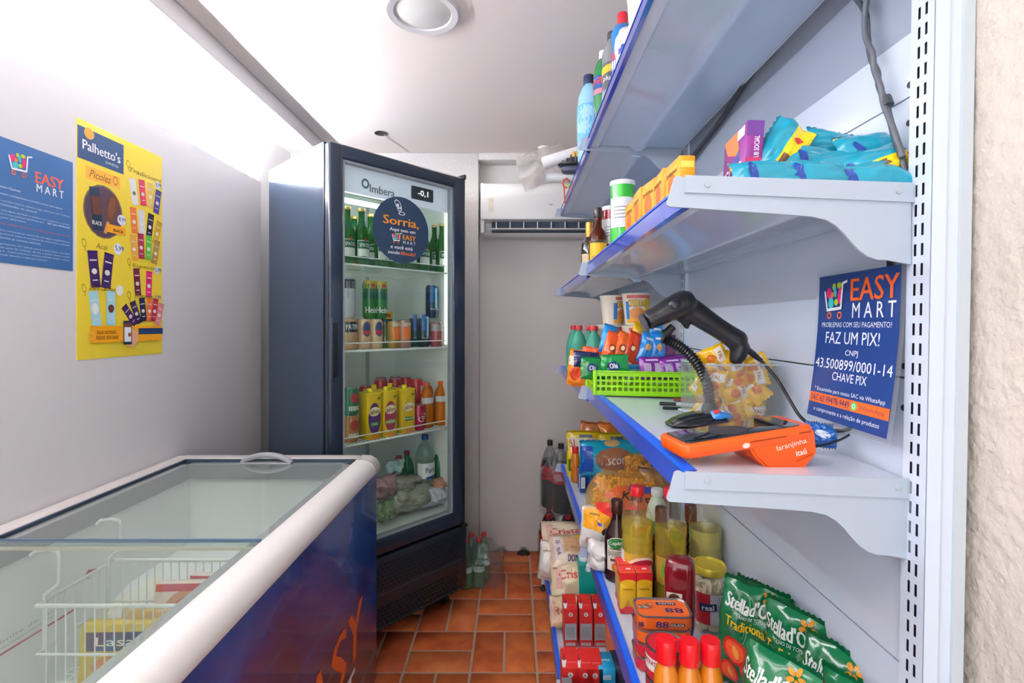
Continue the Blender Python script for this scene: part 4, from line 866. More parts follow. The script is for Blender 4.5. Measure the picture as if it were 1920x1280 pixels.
# biscuit boxes
def club(D, S, w, d, h):
    l, f = S['l'], S['f']; D.poly(l, [(-d * .48, h * .98), (d * .1, h * .98), (d * .25, h * .6), (-d * .3, h * .75)], '#e8772a'); D.poly(l, [(-d * .1, h * .55), (d * .25, h * .7), (d * .2, h * .4)], '#2b3c9a'); D.rect(l, d * .28, h * .9, d * .3, h * .14, '#e8e6ea')
    D.poly(l, [(-d * .48, h * .02), (-d * .2, h * .02), (-d * .48, h * .4)], '#d6306a'); D.poly(l, [(d * .1, h * .02), (d * .48, h * .02), (d * .48, h * .25)], '#e8772a')
    D.text(l, 'CLUB', 0, h * .40, h * .22, '#f2eef2', .06, d * .78, .0, .15); D.text(l, 'SOCIAL', 0, h * .15, h * .20, '#f2eef2', .06, d * .80, .0, .15)
    D.rect(f, 0, h * .9, w, h * .2, '#6a3a8c'); D.text(f, 'CLUB SOCIAL', .003, h * .62, w * .30, '#e9e4ee', .03, h * .36, PI / 2); D.text(f, 'BACON', .004, h * .22, w * .25, '#e9e4ee', .02, h * .3, PI / 2); D.rect(f, 0, h * .45, w, h * .12, '#c23066')
carton('cracker_box', 'purple and orange cracker box standing on the upper shelf', 'biscuits', sp('upper', 1386, Y=.835) + V((0, 0, .001)), .026, .105, .118, '#8a2f86', club, rz=-.10, rot=(-.0, .06, -.08), group='biscuits on the upper shelf')
for i, (px, Y, tx) in enumerate([(1431, .90, 'small teal biscuit box just behind the purple cracker box'), (1456, .885, 'small teal biscuit box behind the tilted yellow packet')]):
    carton('biscuit_box', tx, 'biscuits', sp('upper', px, Y=Y), .024, .05, .118, '#0f93ae', lambda D, S, w, d, h: D.text(S['f'], 'CLUB', 0, h * .35, .016, '#e6f2f6', .02, h * .4, PI / 2), rz=-.1, rot=(0, .1 * (1 - i * 2) * .5, 0), group='biscuits on the upper shelf')
carton('open_tray', 'open teal display tray at the edge of the upper shelf', 'tray', sp('upper', 1328, Y=.80), .06, .05, .026, '#128aa0', lambda D, S, w, d, h: D.rect(S['t'], 0, 0, w * .86, d * .8, '#0c6f84'), rz=.1, group='biscuits on the upper shelf')
teal = film('#1292ae', .22, .6)
def bis(D, S, w, h):
    D.poly(S, [(-w * .49, h * .05), (-w * .49, h * .95), (-w * .22, h * .95), (-w * .08, h * .05)], '#f2d31c'); D.ell(S, -w * .22, h * .5, w * .12, h * .3, '#1c3f92', .2, 16, 3); D.ell(S, -w * .33, h * .45, w * .09, h * .24, '#6b3f22', 0, 16, 3); D.rect(S, -w * .14, h * .2, w * .08, h * .14, '#c8302c', .2, 2); D.text(S, 'passatempo', w * .15, h * .55, h * .2, '#e9f4f8', .03, w * .4)
zs_ = zsh('upper', .45)
bl_ = [  # px, py of centre, Y, rotation, print?, label
    (1460, 290, .79, (-.35, -.95, .15), 1, 'tilted teal packet with a yellow flank standing highest on the upper shelf'),
    (1448, 333, .735, (-.75, .05, .05), 2, 'teal packet lying flat at the front under the tilted yellow one'),
    (1535, 333, .735, (-.7, .1, .0), 2, 'teal packet at the middle front of the biscuit heap'),
    (1635, 333, .725, (-.7, -.05, -.1), 2, 'teal packet at the foot of the heap beside the upright'),
    (1530, 307, .79, (-.55, .05, .2), 2, 'dark-ended teal packet lying across the middle of the heap'),
    (1583, 276, .82, (-.45, .12, .1), 0, 'glossy teal packet resting on top of the heap'),
    (1592, 310, .765, (-.6, .05, -.1), 0, 'teal packet with a fanned end in the middle of the heap'),
    (1642, 284, .775, (-.45, -.12, .1), 2, 'teal and yellow packet near the cable on the upper shelf'),
    (1652, 308, .745, (-.4, -.35, .0), 1, 'yellow-flanked teal packet leaning toward the upright'),
    (1500, 328, .78, (-.6, -.1, .3), 0, 'teal packet mostly hidden low in the heap'),
]
def bis2(D, S, w, h): D.poly(S, [(-w * .49, h * .05), (-w * .49, h * .95), (-w * .42, h * .95), (-w * .36, h * .05)], '#f2d31c'); D.ell(S, -w * .30, h * .35, w * .05, h * .3, '#1c3f92', .2, 16, 3)
def bis1(D, S, w, h): D.rect(S, 0, h * .26, w * .96, h * .46, '#f2d31c', 0, 12); D.rect(S, -w * .25, h * .36, w * .4, h * .16, '#7a5236', 0, 6); D.ell(S, w * .22, h * .30, w * .06, h * .12, '#c8302c', .3, 4, 2); D.ell(S, -w * .40, h * .5, w * .06, h * .24, '#1c3f92', 0, 14, 3)
for i, (px, py, Y, rot, dk_, tx) in enumerate(bl_):
    w, h, t_ = .122, .066, .036
    R = Euler(rot).to_matrix(); c = P(px, py, Y); o = c - R @ V((0, 0, h / 2))
    pouch('biscuit_packet', tx, 'biscuits', o, w, h, t_, teal, i + 20, [None, bis1, bis2][dk_], rot, 'biscuits on the upper shelf', amp=.006)

# ---------------------------------------------------------------- counter shelf
kc = 'counter'
# lime basket
X0, X1, Y0, Y1 = .236, .53, 1.455, 1.655; hb = .072; zb_ = zsh(kc, .24) - .002
lime = mat('lime_plastic', '#93d615', .3, coat=.3)
bk = thing('lime_basket', 'lime green perforated plastic basket holding snack packets on the counter shelf', 'basket', ((X0 + X1) / 2, (Y0 + Y1) / 2, zb_), rot=(0, DROOP * .5, -.03))
hw, hd = (X1 - X0) / 2, (Y1 - Y0) / 2
def wall(L, flip, cx, cy, ang):
    M = Matrix.Translation((cx, cy, 0)) @ Matrix.Rotation(ang, 4, 'Z') @ Matrix.Rotation(-.08, 4, 'X'); b = MB(); nx = int(L / .0155)
    b.box((-L / 2, -.0015, .004), (L / 2, .0015, .014), M=M); b.box((-L / 2, -.0015, hb - .016), (L / 2, .0015, hb), M=M)
    for z in (.024, .040): b.box((-L / 2, -.0015, z), (L / 2, .0015, z + .006), M=M)
    for i in range(nx + 1):
        x = -L / 2 + L * i / nx; b.box((x - .0025, -.0014, .012), (x + .0025, .0014, hb - .012), M=M)
    b.box((-L / 2 - .003, -.005, hb - .004), (L / 2 + .003, .001, hb), 0, .001, seg=1, M=M)
    b.build('basket_wall', lime, bk)
wall(2 * hw, 0, 0, -hd, 0); wall(2 * hw, 0, 0, hd, PI); wall(2 * hd, 0, -hw, 0, -PI / 2); wall(2 * hd, 0, hw, 0, PI / 2)
MB().box((-hw, -hd, .0), (hw, hd, .004)).build('basket_floor', lime, bk)
for sx, sy in ((-1, -1), (1, -1), (-1, 1), (1, 1)): MB().lathe([(.005, .002), (.007, hb)], 10, M=Matrix.Translation((sx * hw, sy * hd, 0))).build('corner', lime, bk)
GB = 'snack packets in and behind the lime basket'
def packp(px, py, Y, w, h, t_, col, rot, tx, seed, deco=None, cat='snack', name='snack_packet', amp=.004, g=GB):
    R = Euler(rot).to_matrix(); c = P(px, py, Y); o = c - R @ V((0, 0, h / 2))
    return pouch(name, tx, cat, o, w, h, t_, film(col, .22, .6) if isinstance(col, str) else col, seed, deco, rot, g, amp=amp)
def d_green(D, S, w, h): D.ell(S, -w * .05, h * .5, w * .22, h * .2, '#1c2f6a', 0, 20, 3); D.text(S, 'Ohi', -w * .05, h * .5, h * .22, '#f0f4f0', .04, w * .26); D.text(S, 'OS', w * .2, h * .2, h * .16, '#d8d23a', .04)
def d_purple(D, S, w, h): D.rect(S, -w * .2, h * .42, w * .3, h * .6, '#b9a6c9', n=4); D.rect(S, w * .22, h * .42, w * .26, h * .6, '#c9bcd6', n=4); D.rect(S, 0, h * .86, w * .5, h * .07, '#e4d8ee', n=4)
def d_or(D, S, w, h): D.ell(S, 0, h * .42, w * .25, h * .14, '#a8321a', 0, 16, 3); D.ell(S, 0, h * .42, w * .14, h * .08, '#f2d9a0', 0, 16, 2)
def d_blu(D, S, w, h): D.ell(S, 0, h * .5, w * .2, h * .12, '#d8a860', 0, 16, 3); D.rect(S, 0, h * .78, w * .5, h * .08, '#e9f0f6', n=4)
packp(1112, 690, 1.50, .075, .065, .02, '#12813a', (-.15, .05, .1), 'dark green snack packet at the aisle end of the lime basket', 31, d_green)
packp(1152, 686, 1.50, .085, .068, .02, '#159244', (-.15, -.03, -.05), 'bright green snack packet with a navy oval in the lime basket', 32, d_green)
packp(1100, 674, 1.56, .085, .05, .02, '#20295e', (-.3, .1, .2), 'navy packet behind the green ones in the lime basket', 33)
packp(1222, 690, 1.50, .075, .066, .018, '#86259a', (-.15, .0, .0), 'purple packet with pale stripes in the middle of the lime basket', 34, d_purple)
packp(1262, 690, 1.49, .075, .062, .018, '#8a2aa0', (-.2, -.08, .05), 'purple packet overlapping its neighbour at the wall side of the lime basket', 35, d_purple)
packp(1266, 684, 1.53, .075, .060, .018, '#7a2390', (-.2, -.14, .0), 'deep purple packet standing behind the two front purple ones', 36)
for i, (px, py, Y, tz, col, dc, tx) in enumerate([(1146, 650, 1.60, .35, '#ef5c1c', d_or, 'orange snack packet leaning most toward the aisle'), (1166, 650, 1.60, .42, '#f06a24', d_or, 'glossy orange packet leaning on the aisle-side orange one'),
        (1186, 650, 1.60, .42, '#d8421a', d_or, 'red-orange packet leaning beside the blue ones'), (1212, 652, 1.60, .35, '#1b8fe0', d_blu, 'blue snack packet leaning next to the orange ones'), (1234, 652, 1.60, .15, '#1a86d8', d_blu, 'blue snack packet standing nearly upright by the scanner'),
        (1253, 655, 1.62, .1, '#7a2a6e', None, 'purple snack packet wedged at the wall end of the row'), (1140, 635, 1.70, .3, '#1d95e4', None, 'blue packet peeking out behind the orange ones'), (1232, 634, 1.68, .0, '#2492e2', d_blu, 'blue packet with pink print behind the scanner head'), (1196, 632, 1.68, .3, '#f2c01a', None, 'yellow packet top behind the red-orange one')]):
    packp(px, py, Y, .048, .10, .03, col, (-.25, tz, .05), tx, 40 + i, dc)
t = thing('tub', 'round tub with blue lid standing in the lime basket', 'tub', P(1178, 700, 1.55), 0, GB)
MB().lathe([(.030, -.012), (.034, .018)], 24).build('tub', C('#9fc4c0', .4), t); MB().lathe([(.036, .016), (.037, .024), (.034, .026)], 24).build('lid', C('#1c86c4', .35), t)
# snack bags left of the basket
packp(1084, 690, 1.80, .075, .13, .05, '#f08a1c', (-.05, .1, -.5), 'orange and yellow snack bag standing at the aisle edge beyond the lime basket', 51, lambda D, S, w, h: (D.rect(S, 0, h * .7, w * .8, h * .25, '#f4e2c8', n=6), D.ell(S, 0, h * .35, w * .3, h * .18, '#d8401c', 0, 16, 3)), amp=.008)
packp(1118, 668, 1.78, .10, .07, .05, '#e8541c', (-.1, .0, .0), 'crumpled red-orange bag lying behind the green packets', 52, lambda D, S, w, h: D.rect(S, -w * .2, h * .4, w * .2, h * .5, '#2c8fd8', n=5), amp=.012)
# cup noodles
def cup(loc, label, up=True):
    t = thing('noodle_cup', label, 'instant noodles', loc, .35, 'noodle cups on the counter shelf'); h, r0, r1 = .108, .038, .049
    MB().lathe([(r0 * .95, 0), (r0, .004), (r1, h - .006), (r1 + .002, h - .004), (r1 + .002, h)], 30).build('cup', C('#ece4d4', .4), t)
    MB().lathe([(r1 + .002, h), (r1 - .003, h + .002), (.001, h + .002)], 30, cap=False).build('lid', C('#d9c9b8', .35, .3), t)
    def S(x, y, off):
        r = r0 + (r1 - r0) * y / h + off; a = -PI / 2 + x / .044; return V((r * math.cos(a), r * math.sin(a), y))
    D = Print(.0004); D.rect(S, 0, .028, .09, .045, '#e8a640', n=12); D.ell(S, -.005, .040, .026, .020, '#d98a4a', 0, 18, 4); D.rect(S, .035, .05, .02, .09, '#efc11a', n=6); D.rect(S, -.04, .05, .014, .06, '#2b78c8', n=6)
    D.text(S, 'CHEDDAR', -.004, .074, .024, '#5b2a10', .07, .062); D.text(S, 'CHEDDAR', -.004, .0745, .021, '#f0c020', .03, .059); D.rect(S, 0, .096, .08, .012, '#d86a6a', n=10); D.build('print', t); return t
c0 = cup(sp(kc, 1144, X=.352, bay=1), 'noodle cup at the bottom of the aisle-side stack on the counter shelf')
pz = sp(kc, 1144, X=.352, bay=1); dup(c0, pz + V((0, 0, .112)), 'noodle cup on top of the aisle-side stack, touching the orange packets', .3)
pz = sp(kc, 1193, X=.425, bay=1)
for k, tx in enumerate(['noodle cup at the bottom of the wall-side stack of three', 'noodle cup in the middle of the wall-side stack of three', 'noodle cup topmost of the stack of three under the upper shelf']): dup(c0, pz + V((0, 0, .112 * k)), tx, .35 - .2 * k)
dup(c0, pz + V((-.055, .13, .224)), 'noodle cup standing partly behind the topmost one', .9)
dup(c0, pz + V((-.055, .13, .112)), 'noodle cup below the partly hidden one at the back', .9); dup(c0, pz + V((-.055, .13, 0)), 'noodle cup at the foot of the hidden back stack', .9)
# green drink bottles
g0 = None
for i, (px, X, tx) in enumerate([(1076, .262, 'green plastic bottle with red cap, farthest toward the aisle on the counter shelf'), (1085, .245, 'green plastic bottle with red cap in front of the aisle-most one'), (1105, .300, 'green plastic bottle with red cap behind the one by the noodle cup'), (1114, .287, 'green plastic bottle with red cap beside the noodle cup')]):
    p = sp(kc, px, X=X, bay=1)
    if g0 is None: g0 = bottle('green_bottle', tx, 'bottle', p, pet(.205, .034, .012, .55), mat('green_pet', '#58b39a', .12, trans=.3, ior=1.2), (.197, .215), .0145, C('#b8303a', .4), None, lambda D, S: D.rect(S, 0, .055, .2, .05, '#3fae4a', n=14), 0, 'green bottles on the counter shelf')
    else: dup(g0, p, tx)
# transparent bin of yellow candy
bx0, bx1, by0, by1, bh = .388, .540, 1.02, 1.17, .132; zb_ = zsh(kc, .46) - .0
bn = thing('clear_bin', 'clear plastic bin heaped with yellow sweets against the rack back', 'bin', ((bx0 + bx1) / 2, (by0 + by1) / 2, zb_))
hx, hy = (bx1 - bx0) / 2, (by1 - by0) / 2; b = MB()
b.box((-hx, -hy, 0), (hx, -hy + .002, bh)); b.box((-hx, hy - .002, 0), (hx, hy, bh)); b.box((-hx, -hy, 0), (-hx + .002, hy, bh)); b.box((hx - .002, -hy, 0), (hx, hy, bh)); b.box((-hx, -hy, 0), (hx, hy, .002))
b.build('bin', clear('bin_clear', '#f3f5f6', 1.45, .04, haze=.05), bn); b = MB(); b.tube([(-hx, -hy, bh), (hx, -hy, bh), (hx, hy, bh), (-hx, hy, bh)], .0025, 6, closed=True); b.build('rim', clear('bin_rim', '#e4e8ea', 1.6, .05, haze=.3, hazecol='#e8ecee'), bn)
rr = random.Random(11); ym = film('#f0b90c', .2, .6); cnt = 0
def d_candy(D, S, w, h): D.rect(S, 0, h * .75, w * .8, h * .3, '#efe9dc', n=5); D.ell(S, 0, h * .4, w * .22, h * .18, '#d8721c', 0, 14, 2); D.text(S, 'PAL', 0, h * .75, h * .14, '#b86a2a', .03, w * .4)
cds = []
for lay, z in enumerate((.012, .036, .060, .084, .108, .130)):
    for iy in range(2):
        for ix in range(3):
            if lay == 5 and (ix == 2 or iy): continue
            cds.append((-.046 + ix * .044 + rr.uniform(-.004, .004), -.040 + iy * .05 + rr.uniform(-.006, .006), z + .012 + rr.uniform(-.004, .008)))
def cen(p, rot, h=.055): return p - Euler(rot).to_matrix() @ V((0, 0, h / 2))
proto = []
for j in range(3):
    rot = (rr.uniform(-1, .6), rr.uniform(-1.2, 1.2), rr.uniform(-.8, .8)); x, y, z = cds[j]
    proto.append(pouch('sweet_packet', 'yellow and white sweet packet, bottom of the clear bin, front row, %s' % ['aisle side', 'middle', 'wall side'][j], 'sweets', cen(bn.location + V((x, y, z)), rot), .042, .055, .024, ym, 60 + j, d_candy, rot, 'yellow sweets in the clear bin', amp=.003, nu=10, nv=12))
lays = ['in the second layer of the clear bin', 'in the third layer of the clear bin', 'in the fourth layer of the clear bin', 'in the fifth layer of the clear bin', 'on the very top of the clear bin heap']
for j, (x, y, z) in enumerate(cds[3:]):
    j += 3; lay = j // 6; tx = 'yellow and white sweet packet, %s of the clear bin, %s row, %s' % (['bottom', 'second layer', 'third layer', 'fourth layer', 'fifth layer', 'top'][min(lay, 5)], ['front', 'back'][(j // 3) % 2], ['aisle side', 'middle', 'wall side'][j % 3])
    rot = (rr.uniform(-.7, .5), rr.uniform(-1.4, 1.4), rr.uniform(-.6, .6)); dup(proto[j % 3], cen(bn.location + V((x, y, z)), rot), tx, rot=rot)
# papers and pens by the scanner foot
t = thing('pen', 'black pen lying by the lime basket near the scanner foot', 'pen', on(1290, 770, kc) + V((0, 0, .005)), -.25)
MB().tube([(-.06, 0, 0), (.05, 0, 0), (.06, 0, 0)], [.004, .004, .001], 8).build('barrel', C('#17191d', .3), t); MB().tube([(.035, 0, 0), (.062, 0, 0)], .0047, 8).build('cap', C('#1c4fd0', .3), t)
t = thing('pen', 'white and black pen lying beside the black one', 'pen', on(1283, 762, kc) + V((0, 0, .005)), -.35)
MB().tube([(-.06, 0, 0), (.05, 0, 0), (.06, 0, 0)], [.004, .004, .001], 8).build('barrel', C('#c9ccd2', .3), t); MB().tube([(-.062, 0, 0), (-.02, 0, 0)], .0047, 8).build('cap', C('#17191d', .3), t)
for i, (px, py, c, tx, rz) in enumerate([(1298, 752, '#8a1f36', 'dark red folded card under the paper strip by the basket', -.3), (1306, 746, '#e6d9a6', 'cream paper strip on top of the red card by the basket', -.25), (1315, 778, '#dfe6ea', 'clear flat packet lying under the pens', .1)]):
    t = thing('card', tx, 'paper', on(px, py, kc) + V((0, 0, .001 + .004 * i)), rz, rot=(0, DROOP, rz)); MB().box((-.05, -.018, 0), (.05, .018, .003), 0, .0008, seg=1).build('sheet', C(c, .5), t); MB().box((.03, -.018, .003), (.05, .018, .0036)).build('end_print', C('#2450c0' if i == 0 else '#c9c3b0', .5), t)
packp(1352, 777, 1.02, .04, .026, .012, '#2c86d6', (-1.1, 0, .2), 'blue and red small packet in front of the sweet bin', 71, lambda D, S, w, h: (D.rect(S, -w * .25, h * .6, w * .3, h * .4, '#d8332c', n=3), D.rect(S, w * .1, h * .6, w * .3, h * .3, '#eef2f6', n=3)), g='small packets on the counter shelf')
packp(1538, 815, .84, .045, .04, .02, '#1f5fae', (-.4, .1, -.2), 'crumpled blue packet behind the card machine under the sign', 72, lambda D, S, w, h: D.ell(S, 0, h * .5, w * .25, h * .2, '#c9d6ea', 0, 14, 2), g='small packets on the counter shelf', amp=.008)

# scanner on a gooseneck stand
blkp = mat('scanner_black', '#16171b', .38, coat=.15)
YS_ = 1.03
ss = thing('scanner_stand', 'black flexible gooseneck stand with a low moulded base on the counter shelf', 'stand', P(1318, 800, 1.02))
ss.location.z = zsh(kc, ss.location.x); o0 = ss.location
path = [P(x, y, YS_ + .01) - o0 for x, y in [(1331, 797), (1332, 770), (1330, 742), (1323, 712), (1310, 686), (1292, 664), (1272, 648), (1252, 637), (1243, 632)]]
fine = []
for i in range(len(path) - 1):
    for k in range(9):
        q = k / 9; p0 = path[max(i - 1, 0)]; p1 = path[i]; p2 = path[i + 1]; p3 = path[min(i + 2, len(path) - 1)]
        fine.append(.5 * ((2 * p1) + (p2 - p0) * q + (2 * p0 - 5 * p1 + 4 * p2 - p3) * q * q + (3 * p1 - p0 - 3 * p2 + p3) * q ** 3))
MB().tube(fine, [.0118 if i % 2 else .0088 for i in range(len(fine))], 14).build('gooseneck', blkp, ss)
c_ = path[0]
b = MB(); b.prism([(-.092, .0), (-.080, .012), (-.05, .024), (-.02, .030), (.025, .027), (.035, .0)], c_.y - .028, c_.y + .028, M=Matrix.Translation((c_.x, 0, 0)))
bm = bmesh.new(); tmpm = bpy.data.meshes.new('x'); tmpm.from_pydata(b.v, [], b.f); bm.from_mesh(tmpm); bmesh.ops.recalc_face_normals(bm, faces=bm.faces); bmesh.ops.bevel(bm, geom=bm.edges[:], offset=.006, segments=3, affect='EDGES'); bm.to_mesh(tmpm); bm.free()
for p in tmpm.polygons: p.use_smooth = True
tmpm.materials.append(mat('base_black', '#1b1d22', .2, coat=.4)); tmpm.name = 'base'; o = bpy.data.objects.new('base', tmpm); COL.objects.link(o); o.parent = ss
MB().lathe([(.018, 0), (.016, .02), (.0115, .028)], 18, M=Matrix.Translation((c_.x, c_.y, .022))).build('collar', blkp, ss)
sc_ = thing('barcode_scanner', 'black handheld barcode scanner resting in the gooseneck stand', 'scanner', P(1290, 590, YS_)); o0 = sc_.location
def pp(x, y, dy=0): return P(x, y, YS_ + dy) - o0
k_ = YS_ / F
b = MB()
b.tube([pp(1209, 604), pp(1212, 602), pp(1230, 594), pp(1250, 583), pp(1270, 573), pp(1286, 566), pp(1297, 562), pp(1302, 560)], [.006, .0195, .021, .0235, .026, .026, .020, .006], 20, flat=1.25)
b.tube([pp(1276, 574), pp(1290, 578), pp(1306, 588), pp(1325, 601), pp(1345, 614), pp(1365, 627), pp(1384, 640), pp(1392, 646)], [.010, .026, .0245, .0225, .021, .021, .023, .018], 20, flat=.85)
b.tube([pp(1384, 634), pp(1388, 650), pp(1383, 668), pp(1377, 680), pp(1375, 683)], [.014, .020, .0165, .012, .004], 20, flat=.95)
b.tube([pp(1262, 590), pp(1276, 594), pp(1284, 602), pp(1288, 612), pp(1290, 618)], [.006, .011, .009, .0065, .002], 14, flat=.8)
o = b.build('housing', blkp, sc_)
rm = o.modifiers.new('fuse', 'REMESH'); rm.mode = 'VOXEL'; rm.voxel_size = .0026; rm.use_smooth_shade = True
sm_ = o.modifiers.new('soften', 'SMOOTH'); sm_.iterations = 6; sm_.factor = .6
d_ = (pp(1209, 604) - pp(1230, 594)).normalized()
MB().tube([pp(1209, 604) + d_ * .001, pp(1209, 604) + d_ * .004], .0185, 18, flat=1.2).build('scan_window', C('#3c3f48', .1, .6), sc_)
MB().tube([pp(1256, 574, -.027), pp(1262, 571, -.031), pp(1272, 568, -.031), pp(1278, 567, -.027)], [.006, .010, .010, .006], 12, flat=.4).build('side_panel', C('#24262c', .3), sc_)
MB().tube([pp(1245, 628), pp(1252, 622), pp(1262, 612)], [.010, .009, .008], 10).build('clip', blkp, sc_)
MB().tube([pp(1398, 652), pp(1404, 657), pp(1412, 663), pp(1420, 670), pp(1428, 676)], [.008, .0065, .0068, .0055, .004], 10).build('strain_relief', blkp, sc_)
cb = thing('scanner_cable', 'black cable curving from the scanner down behind the hanging sign', 'cable', (0.45, .95, 1.2)); o0 = cb.location
def smooth(pts, n=8):
    r = []
    for i in range(len(pts) - 1):
        p0, p1, p2, p3 = pts[max(i - 1, 0)], pts[i], pts[i + 1], pts[min(i + 2, len(pts) - 1)]
        for k in range(n):
            q = k / n; r.append(.5 * ((2 * p1) + (p2 - p0) * q + (2 * p0 - 5 * p1 + 4 * p2 - p3) * q * q + (3 * p1 - p0 - 3 * p2 + p3) * q ** 3))
    return r + [pts[-1]]
MB().tube(smooth([P(x, y, Y) - o0 for x, y, Y in [(1424, 673, 1.03), (1440, 690, 1.02), (1462, 718, 1.0), (1482, 752, .97), (1500, 780, .95), (1520, 796, .92), (1548, 806, .88), (1580, 807, .85), (1605, 800, .83)]]), .0032, 8).build('cable', blkp, cb)
cb = thing('charger_cable', 'thin black cable leaving the card machine toward the rack back', 'cable', (0.5, .80, 1.19)); o0 = cb.location
MB().tube(smooth([P(x, y, Y) - o0 for x, y, Y in [(1515, 838, .79), (1535, 836, .80), (1560, 830, .81), (1582, 821, .83), (1602, 808, .85)]]), .0019, 8).build('cable', blkp, cb)

# orange card machine
cm = thing('card_machine', 'bright orange card payment machine with touch screen lying on the counter shelf', 'card machine', (.242, .772, zsh(kc, .30) + .001), rot=(0, -.12, .14))
om = mat('machine_orange', '#f4590c', .35, coat=.2); L_, Wd = .212, .088
b = MB()
def outl(L, Wd, r, z0, z1, inset=0):
    pts = []
    for cx, cy, a in ((L - r, Wd / 2 - r, 0), (r, Wd / 2 - r, PI / 2), (r, -Wd / 2 + r, PI), (L - r, -Wd / 2 + r, 3 * PI / 2)):
        for k in range(7): t_ = a + PI / 2 * k / 6; pts.append((cx + (r - inset) * math.cos(t_), cy + (r - inset) * math.sin(t_)))
    return pts
def slab(L, Wd, r, z0, z1, e=.003):
    n = 28; vs = []; 
    for z, ins in ((z0, e), (z0 + e, 0), (z1 - e, 0), (z1 - e * .3, e * .5), (z1, e)): vs += [(x, y, z) for x, y in outl(L, Wd, r, 0, 0, ins)]
    fs = [tuple(reversed(range(n)))] + [(i * n + j, i * n + (j + 1) % n, (i + 1) * n + (j + 1) % n, (i + 1) * n + j) for i in range(4) for j in range(n)] + [tuple(range(4 * n, 5 * n))]
    return vs, fs
vs, fs = slab(L_, Wd, .013, .0, .021); b.add(vs, fs, 0, True, Matrix.Translation((0, 0, .010)))
b.build('body', om, cm)
b = MB()                                                   # printer bulge under the far end
b.prism([(.105, .014), (.112, -.004), (.135, -.030), (.150, -.040), (.168, -.042), (.190, -.034), (.214, -.014), (.214, .024), (.205, .030), (.105, .020)], -Wd / 2 + .002, Wd / 2 - .002)
tm_ = bpy.data.meshes.new('printer_housing'); tm_.from_pydata(b.v, [], b.f); bm = bmesh.new(); bm.from_mesh(tm_); bmesh.ops.recalc_face_normals(bm, faces=bm.faces); bmesh.ops.bevel(bm, geom=bm.edges[:], offset=.0035, segments=2, affect='EDGES'); bm.to_mesh(tm_); bm.free(); tm_.materials.append(om)
o = bpy.data.objects.new('printer_housing', tm_); COL.objects.link(o); o.parent = cm
vs, fs = slab(.186, .074, .007, 0, .0012, .0004); b = MB(); b.add(vs, fs, 0, True, Matrix.Translation((.010, 0, .0308))); b.build('screen', mat('screen_dark', '#1d2028', .06, coat=1.0), cm)
MB().box((.166, -.037, .0318), (.172, .037, .0325)).build('screen_slot', C('#0b0c10', .3), cm)
D = Print(.0004); T = flat((0, 0, .0319), (1, 0, 0), (0, 1, 0)); D.ell(T, .095, -.004, .030, .026, '#2b2f3a', 0, 32)
FS = flat((0, -Wd / 2 + .0015, 0), (1, 0, 0), (0, 0, 1)); FB = flat((0, -Wd / 2, 0), (1, 0, 0), (0, 0, 1))
D.text(FS, 'laranjinha', .172, .006, .010, '#f4e4da', .01, .050, .10); D.text(FS, 'itaú', .186, -.007, .0085, '#f8eee6', .03, .017, .10)
D.rect(FB, .135, .021, .06, .0018, '#8c2a06', .0); D.rect(FB, .195, .022, .02, .0018, '#8c2a06'); D.ell(FB, .098, .017, .006, .004, '#e6cfc0'); D.rect(FS, .190, -.016, .03, .0012, '#b03c08', .25)
D.build('print', cm)
for x in (.02, .20): MB().box((x, -.03, .004), (x + .01, .03, .011), 0, .002).build('rubber_foot', C('#c93c10', .6), cm)

# laminated payment sign
tl, tr, br_, bl2 = P(1537, 520, .90), P(1690, 495, .712), P(1662, 823, .705), P(1513, 775, .893)
sg = thing('payment_sign', 'laminated dark blue payment sign hanging against the rack back by the counter', 'sign', (tl + tr) / 2)
o0 = sg.location; q = [bl2 - o0, br_ - o0, tr - o0, tl - o0]
def SS_(x, y, off):                                        # 0..1 across, 0..1 up
    p = q[0] * (1 - x) * (1 - y) + q[1] * x * (1 - y) + q[2] * x * y + q[3] * (1 - x) * y
    N = (q[1] - q[0]).cross(q[3] - q[0]).normalized(); return p + N * (off - .010 * math.sin(PI * y) * .5)
b = MB(); n = 10
for mi, e, of in ((0, .0, 0), (1, .045, -.0008)):
    vs = [SS_(-e + (1 + 2 * e) * i / n, -e * .8 + (1 + 1.6 * e) * j / n, of) for j in range(n + 1) for i in range(n + 1)]
    fs = [(j * (n + 1) + i, j * (n + 1) + i + 1, (j + 1) * (n + 1) + i + 1, (j + 1) * (n + 1) + i) for j in range(n) for i in range(n)]
    bb = MB(); bb.add(vs, fs, 0, True); bb.build('sheet' if mi == 0 else 'laminate', mat('sign_blue', '#1f3d80', .25, coat=.6) if mi == 0 else clear('laminate_clear', '#f2f4f6', 1.5, .08, haze=.12, hazecol='#dfe6ee'), sg)
WW, HH = .20, .245
def S2(x, y, off): return SS_(x / WW + .5, y / HH, off)
D = Print(.0003)
cart_logo(D, S2, -.052, .205, .066); D.text(S2, 'EASY', .044, .216, .036, '#ee6322', .05, .108); D.text(S2, 'M A R T', .044, .183, .024, '#f2f2f6', .02, .098)
D.text(S2, 'PROBLEMAS COM SEU PAGAMENTO?', 0, .160, .0085, '#e4e8f2', .0, .172); D.text(S2, 'FAZ UM PIX!', -.005, .138, .020, '#f2f4fa', .01, .135)
D.text(S2, 'CNPJ', .0, .113, .0115, '#e9ecf6', 0, .032); D.text(S2, '43.500899/0001-14', -.0, .094, .017, '#f2f4fa', .01, .19); D.text(S2, 'CHAVE PIX', -.0, .074, .014, '#f2f4fa', 0, .086)
D.text(S2, '* Encaminhe para nosso SAC via WhatsApp', .0, .048, .009, '#e4e8f2', 0, .176)
